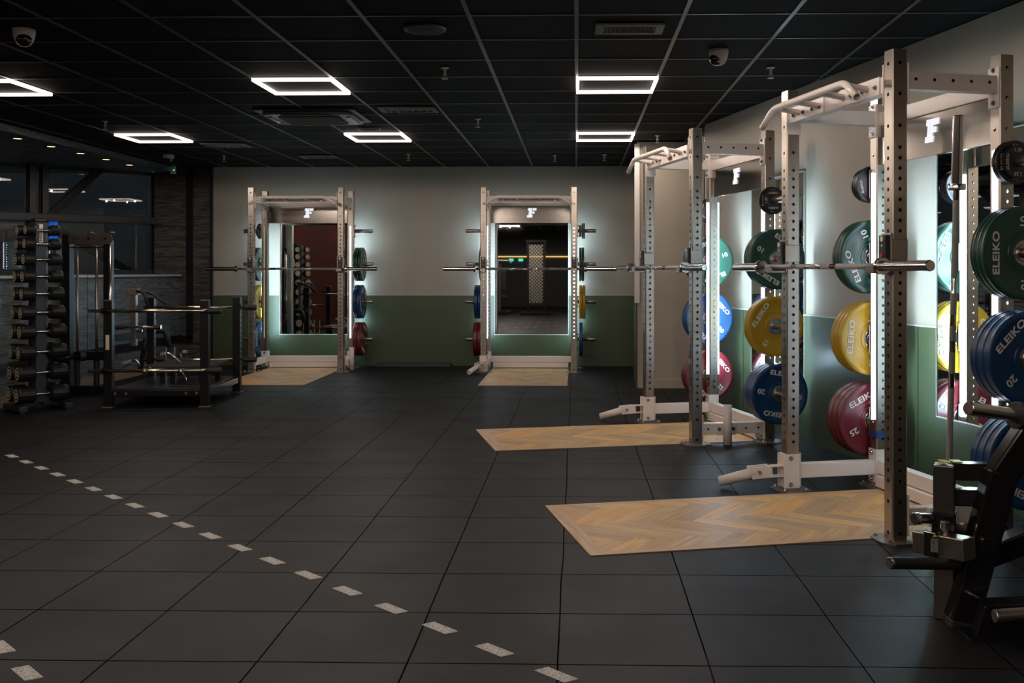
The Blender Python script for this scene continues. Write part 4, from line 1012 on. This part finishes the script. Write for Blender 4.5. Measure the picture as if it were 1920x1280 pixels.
# lever arm
A0 = at(206, 634, 10.6)-CM; A1 = at(291, 624, 10.9)-CM
MB().beam(A0, A1, 0.07, 0.07).build('lever_arm', mat('glossy_teal_black', (0.05, 0.07, 0.08), 0.2, metal=0.6), t, 0.004)
up0 = at(251.5, 648, 10.75)-CM; up1 = at(251.5, 553, 10.75)-CM
MB().beam(up0, up1, 0.055, 0.055).build('lever_upright', M_STEEL, t, 0.003)
MB().box(at(251, 547, 10.75)-CM, (0.11, 0.08, 0.07)).build('handle_clamp', mat('brass_grey', (0.35, 0.32, 0.24), 0.3, metal=0.8), t, 0.006)
def vp(lst, d): return [at(u, v, d)-CM for u, v in lst]
MB().tube(vp([(256, 546), (270, 547), (277, 574)], 10.62), 0.017, seg=12, bend=0.05).build('handle', M_RUBB, t)
MB().tube(vp([(256, 545), (281, 547), (312, 570)], 10.85), 0.017, seg=12, bend=0.06).build('handle', M_RUBB, t)
MB().cyl(*vp([(208, 613), (233, 613)], 10.6), 0.025, seg=16).build('roller_pad', M_RUBB, t)
MB().cyl(*vp([(233, 613), (296, 613)], 10.6), 0.012, seg=14).build('roller_rod', M_CHROME, t, smooth=True)
MB().cyl(*vp([(289, 613), (302, 613)], 10.6), 0.024, seg=16).build('end_knob', M_CHROME, t)
MB().cyl(*vp([(255, 620), (267, 620)], 10.6), 0.014, seg=14).build('lock_pin', M_CHROME, t)
MB().tube(vp([(288, 622), (310, 618), (318, 652)], 11.2), 0.030, seg=14, bend=0.12).build('bent_tube', M_RUBB, t)
MB().tube(vp([(274, 628), (268, 668), (262, 694)], 11.3), 0.028, seg=14, bend=0.1).build('seat_leg', M_BLACK, t)

# ================================================================= left: low barbell platform bench
LR = Vector((-4.03, 10.2, 0)); rr = math.radians(4); t = thing('low_rack', 'low black four-post rig with base shelf and horizontal bars, before the cable machine', 'gym rig', LR, rr)
for sx in (-1, 1):
    for sy in (-1, 1):
        p = MB().box((sx*0.45, sy*0.58, 0.51), (0.078, 0.078, 1.01)).build('post', M_BLACK, t, 0.004)
        MB().box((sx*0.45, sy*0.58, 1.017), (0.076, 0.076, 0.006)).build('post_cap', M_VENT, p, 0.002)
        MB().box((sx*0.45, sy*0.58, 0.006), (0.105, 0.105, 0.012)).build('foot_plate', M_PLATEST, p, 0.003)
for s_ in (-1, 1):
    MB().box((0, s_*0.58, 0.135), (0.82, 0.06, 0.06)).build('cross_rail', M_BLACK, t, 0.004); MB().box((s_*0.45, 0, 0.135), (0.06, 1.08, 0.06)).build('side_rail', M_GLOSSB, t, 0.004)
MB().box((0, 0, 0.172), (0.88, 1.12, 0.012)).build('shelf', mat('worn_black_rubber_mat', (0.02, 0.02, 0.02), 0.3, var=0.4, vscale=4), t, 0.003)
mb = MB()
for x in (-0.38, -0.28, 0.28, 0.38): mb.cyl((x, -0.61, 0.135), (x, -0.618, 0.135), 0.012, seg=12)
mb.build('rail_bolts', M_VENT, t)
for (y, z, l, r_) in ((-0.58-0.055, 0.918, -0.62, 0.62), (-0.58-0.055, 0.352, -0.62, 0.62), (0.58+0.055, 0.905, -0.55, 0.64), (0.58+0.055, 0.345, -0.55, 0.64)):
    b_ = MB().cyl((l, y, z), (r_-0.12, y, z), 0.016, seg=18).build('cross_bar', M_BRASSBAR, t, smooth=True)
    MB().cyl((r_-0.13, y, z), (r_, y, z), 0.030, seg=20).build('bar_grip', M_RUBB, b_)
    MB().cyl((-0.50, y, z), (-0.485, y, z), 0.028, seg=20).build('bar_collar', M_BLACK, b_)
tg = MB().box((-0.45, -0.6205, 0.62), (0.034, 0.003, 0.14)).build('badge', M_GOLD, t, 0.001)
mb = MB()
for sx in (-1, 1):
    for k in range(12): mb.cyl((sx*0.45+0.039, 0.58, 0.22+0.055*k), (sx*0.45+0.0405, 0.58, 0.22+0.055*k), 0.011, seg=10)
mb.build('adjustment_holes', M_SILLEDGE, t)
t2 = thing('bench_pad', 'flat black step board on short legs standing on the shelf of the low rig', 'bench', LR+Matrix.Rotation(rr, 3, 'Z') @ Vector((0.02, 0.10, 0.178)), rr)
MB().box((0.06, 0, 0.165), (0.66, 0.62, 0.035)).build('pad', M_RUBB, t2, 0.006)
for x, y in ((-0.12, -0.2), (-0.02, -0.2), (0.26, -0.2), (-0.15, 0.22), (0.30, 0.22)): MB().box((x, y, 0.074), (0.05, 0.05, 0.148)).build('leg', M_BLACK, t2, 0.003)
def chrome_handle(lab, pts, d):
    o_ = at(*pts[-1], d); t_ = thing('chrome_handle', lab, 'handle', (o_.x, o_.y, o_.z))
    MB().tube([at(u, v, d)-o_ for u, v in pts], 0.012, seg=12, bend=0.05).build('bent_bar', M_CHROME, t_)
    a_, b_ = at(*pts[0], d)-o_, at(*pts[1], d)-o_; MB().cyl(a_, a_+(b_-a_)*0.55, 0.021, seg=16).build('grip', M_KNURL, t_)
chrome_handle('bent chrome handle lying on the step board, left one', [(302, 665), (318, 661), (340, 682)], 10.25)
chrome_handle('bent chrome handle lying on the step board, right one', [(351, 660), (337, 660), (343, 682)], 10.35)
chrome_handle('long chrome handle sticking out left of the step board', [(232, 683), (257, 673), (262, 688)], 10.5)
for i, (u, v0, v1, d) in enumerate(((311, 652, 668, 10.9), (327, 652, 668, 10.9), (291, 660, 680, 11.0))):
    p0, p1 = at(u, v1+8, d), at(u, v0, d); t_ = thing('steel_pin', 'short upright steel pin behind the step board, %s' % ['left of a pair', 'right of a pair', 'beside the rear left post'][i], 'pin', (p0.x, p0.y, 0.178))
    MB().cyl((0, 0, 0), (0, 0, p1.z-0.178), 0.010, seg=12).build('rod', M_CHROME, t_); MB().cyl((0, 0, p1.z-0.178-0.01), (0, 0, p1.z-0.172), 0.014, seg=12).build('cap', M_CHROME, t_)
for i, u in enumerate((271, 339)):
    o_ = at(u, 696, 9.60); t_ = thing('bar_clamp', 'chrome spring clamp on the lower front bar of the low rig, %s one' % ['left', 'right'][i], 'clamp', (o_.x, o_.y, 0.352), rr)
    MB().lathe([(-0.02, 0.0165), (-0.02, 0.026), (0.02, 0.026), (0.02, 0.0165)], seg=20).build('ring', M_CHROME, t_); MB().tube([(0.02, 0, -0.02), (0.05, -0.01, -0.06), (0.06, -0.02, -0.11)] if i else [(0.02, 0, 0.02), (0.05, -0.01, 0.035), (0.065, -0.01, 0.03)], 0.005, seg=8).build('lever', M_CHROME, t_)
# blue sign outside the window
bs = MB().box(at(88, 437, 13.3), (0.26, 0.05, 0.30)).build('blue_sign', M_BLUEL); tag(bs, 'glowing blue light seen through the window behind the dumbbell tower', 'light')

# ================================================================= right foreground machine
O = Vector((1.42, 3.75, 0)); t = thing('leg_machine', 'glossy black plate-loaded machine cut off at the lower right corner', 'gym machine', O)
def q(u, v, d): return at(u, v, d)-O
UPX = at(1758, 1000, 3.9); X0, Y0 = UPX.x-O.x, 3.86-O.y
Rt = Matrix.Rotation(math.radians(-24), 3, 'Z')
def ub(z0, z1, wx, wy, dx=0): return MB().box((X0+dx, Y0, (z0+z1)/2), (wx, wy, z1-z0), Rt)
ub(0.0, 0.36, 0.070, 0.070).build('steel_upright', mat('dull_steel', (0.24, 0.21, 0.17), 0.32, metal=0.95, var=0.1, vscale=5), t, 0.004)
ub(0.285, 0.40, 0.086, 0.086).build('slide_sleeve', M_GLOSSB, t, 0.006)
ub(0.39, 0.575, 0.076, 0.076).build('upper_upright', mat('oiled_dark_steel', (0.10, 0.09, 0.08), 0.25, metal=0.7), t, 0.006)
JL = q(1765, 881, 3.88); JR = q(1880, 880, 3.72)
MB().beam(q(1775, 882, 3.85), q(1882, 884, 3.80), 0.062, 0.064).build('upper_cross_tube', M_GLOSSB, t, 0.006)
MB().beam(q(1775, 930, 3.85), q(1866, 932, 3.80), 0.062, 0.062).build('lower_cross_tube', M_GLOSSB, t, 0.006)
for k, (ua, ub2, v) in enumerate(((1762, 1776, 864), (1784, 1802, 864), (1784, 1800, 912))):
    a_, b_ = q(ua, v, 3.845), q(ub2, v, 3.84); MB().box((a_+b_)/2+Vector((0, 0, -0.0005)), ((b_-a_).length, 0.050, 0.003)).build('yellow_tape', M_YELTAPE, t)
MB().beam(q(1801, 1163, 3.76), q(1877, 884, 3.76), 0.085, 0.105, (1, 0, 0)).build('main_frame_lower', M_GLOSSB, t, 0.008)
MB().beam(q(1874, 893, 3.76), q(1975, 742, 3.76), 0.085, 0.100, (1, 0, 0)).build('main_frame_upper', M_GLOSSB, t, 0.008)
MB().beam(q(1800, 1184, 3.76), q(1805, 1160, 3.76), 0.10, 0.115, (1, 0, 0)).build('rubber_foot', M_RUBB, t, 0.006)
MB().beam(q(1845, 1040, 3.9), q(1990, 985, 4.0), 0.08, 0.085).build('brace_tube', M_GLOSSB, t, 0.006)
mb = MB(); c = q(1853, 1023, 3.70); mb.cyl(c+Vector((0, 0.03, 0)), c, 0.030, seg=24); mb.build('pivot_cap', M_GLOSSB, t, 0.003)
MB().cyl(q(1904, 778, 3.72), q(1815, 765, 3.60), 0.0245, seg=24).build('weight_horn', M_CHROME, t, 0.003, smooth=False)
MB().cyl(q(1903, 778, 3.72), q(1913, 779, 3.73), 0.050, seg=28).build('horn_stop', M_RUBB, t, 0.004)
MB().cyl(q(1816, 1003, 3.95), q(1780, 985, 3.85), 0.0245, seg=24).build('weight_horn', M_PEG, t)
MB().cyl(q(1815, 1003, 3.95), q(1824, 1006, 3.97), 0.048, seg=28).build('horn_stop', M_RUBB, t, 0.004)
MB().beam(q(1722, 1012, 3.84), q(1818, 1030, 3.66), 0.075, 0.080).build('steel_crossbar', M_STEEL, t, 0.004)
sb = MB().beam(q(1745, 1014, 3.79), q(1768, 1020, 3.745), 0.088, 0.094).build('slide_block', M_GLOSSB, t, 0.005)
lb = q(1752, 1022, 3.70)
MB().box(lb, (0.026, 0.003, 0.050), Matrix.Rotation(math.radians(-20), 3, 'Z')).build('warning_label', mat('label_print', (0.16, 0.15, 0.14), 0.5, var=0.6, vscale=140), t)
MB().prism([(0, 0.008), (0.008, -0.005), (-0.008, -0.005)], 0.002, Matrix.Translation(lb+Vector((0, -0.003, 0.036))) @ Matrix.Rotation(PI/2, 4, 'X')).build('warning_triangle', mat('warning_yellow', (0.6, 0.5, 0.02), 0.5), t)
MB().cyl(q(1745, 972, 3.80), q(1716, 972, 3.76), 0.020, seg=20).cyl(q(1722, 972, 3.765), q(1714, 972, 3.757), 0.023, seg=20).build('lock_knob', M_CHROME, t, 0.003)
MB().cyl(q(1772, 1004, 3.74), q(1772, 990, 3.74), 0.012, seg=18).cyl(q(1772, 992, 3.74), q(1772, 976, 3.74), 0.018, seg=20).build('lock_knob', M_CHROME, t, 0.003)
MB().cyl(q(1670, 1055, 3.62), q(1798, 1057, 3.72), 0.0215, seg=24).build('handle_grip', M_RUBB, t, 0.005)
MB().cyl(q(1667, 1055, 3.618), q(1671, 1055, 3.622), 0.0205, seg=24).build('grip_cap', M_CHROME, t, 0.002)
MB().cyl(q(1762, 1046, 3.76), q(1764, 1057, 3.70), 0.012, seg=14).build('handle_stem', M_CHROME, t)
fp = q(1835, 1199, 3.6)
mb = MB(); pl_ = [q(1826, 1197, 3.62), q(1990, 1190, 3.62), q(1990, 1130, 3.62), q(1847, 1136, 3.62)]
mb2 = MB(); vs = [mb2.bm.verts.new(p) for p in pl_] + [mb2.bm.verts.new(p+Vector((0.02, 0.10, 0.0))) for p in pl_]
for f in ((0, 1, 2, 3), (7, 6, 5, 4), (0, 4, 5, 1), (1, 5, 6, 2), (2, 6, 7, 3), (3, 7, 4, 0)): mb2.bm.faces.new([vs[i] for i in f])
mb2.build('base_rail', M_GLOSSB, t, 0.006)
MB().cyl(q(1864, 1155, 3.56), q(1990, 1146, 3.58), 0.0235, seg=24).build('base_roller', M_PEG, t, 0.004)
MB().box(q(1905, 1199, 3.60)+Vector((0, 0.05, 0.004)), (0.34, 0.16, 0.008)).build('base_plate', M_BLACK, t, 0.002)
# feet and frame outside the picture so the machine stands
MB().box(q(1985, 1170, 3.9)+Vector((0.08, 0, -0.02)), (0.08, 0.9, 0.07)).build('base_rail', M_GLOSSB, t, 0.006)

# ================================================================= behind the camera, seen in the mirrors
t = thing('cable_tower', 'tall cable tower with perforated shroud, seen in the right back-wall mirror', 'gym machine', (-1.18, -2.2, 0), 0)
for sx in (-1, 1): MB().box((sx*0.24, 0, 1.1), (0.07, 0.12, 2.1)).build('post', M_BLACK, t, 0.004)
mb = MB()
for i in range(8):
    for j in range(34):
        if (i+j) % 2 == 0: mb.box((-0.175+0.05*i, 0.07, 0.38+0.05*j), (0.046, 0.006, 0.046))
    mb.box((-0.2+0.05*i, 0.071, 1.2), (0.010, 0.006, 1.72))
mb.build('perforated_shroud', M_STEEL, t)
MB().box((0, 0, 2.16), (0.6, 0.2, 0.08)).build('top_beam', M_BLACK, t, 0.005); MB().box((0, 0, 0.05), (0.9, 0.5, 0.07)).build('base', M_BLACK, t, 0.005)
for i, x in enumerate((-2.3, 0.2)):
    t = thing('exercise_machine', 'dark exercise machine seen only in the mirror, %s of the cable tower' % ['left', 'right'][i], 'gym machine', (x, -3.0, 0))
    MB().box((0, 0, 0.05), (0.7, 1.2, 0.08)).build('base', M_BLACK, t, 0.01); MB().beam((0, 0.3, 0.08), (0, 0.1, 1.5), 0.1, 0.1).build('mast', M_BLACK, t, 0.01)
    MB().box((0, -0.1, 0.5), (0.4, 0.5, 0.08)).build('seat', M_RUBB, t, 0.02); MB().box((0, 0.12, 1.0), (0.4, 0.08, 0.6)).build('backrest', M_RUBB, t, 0.02)
    MB().tube([(-0.35, 0.2, 1.45), (-0.3, 0.2, 1.6), (0.3, 0.2, 1.6), (0.35, 0.2, 1.45)], 0.03, bend=0.08).build('handlebar', M_CHROME, t)
o = MB().box((-1.3, -8.97, 1.80), (5.0, 0.04, 0.035)).build('strip_light', M_WARMBAR); tag(o, 'long amber strip light on the far wall behind the camera, seen in the mirror', 'light')
for i, x in enumerate((-2.35, -2.0)):
    o = MB().box((x, -8.9, 1.68), (0.16, 0.03, 0.09)).build('exit_sign', M_TEAL); tag(o, 'small green-blue lit sign in the mirror, %s one' % ['left', 'right'][i], 'sign')
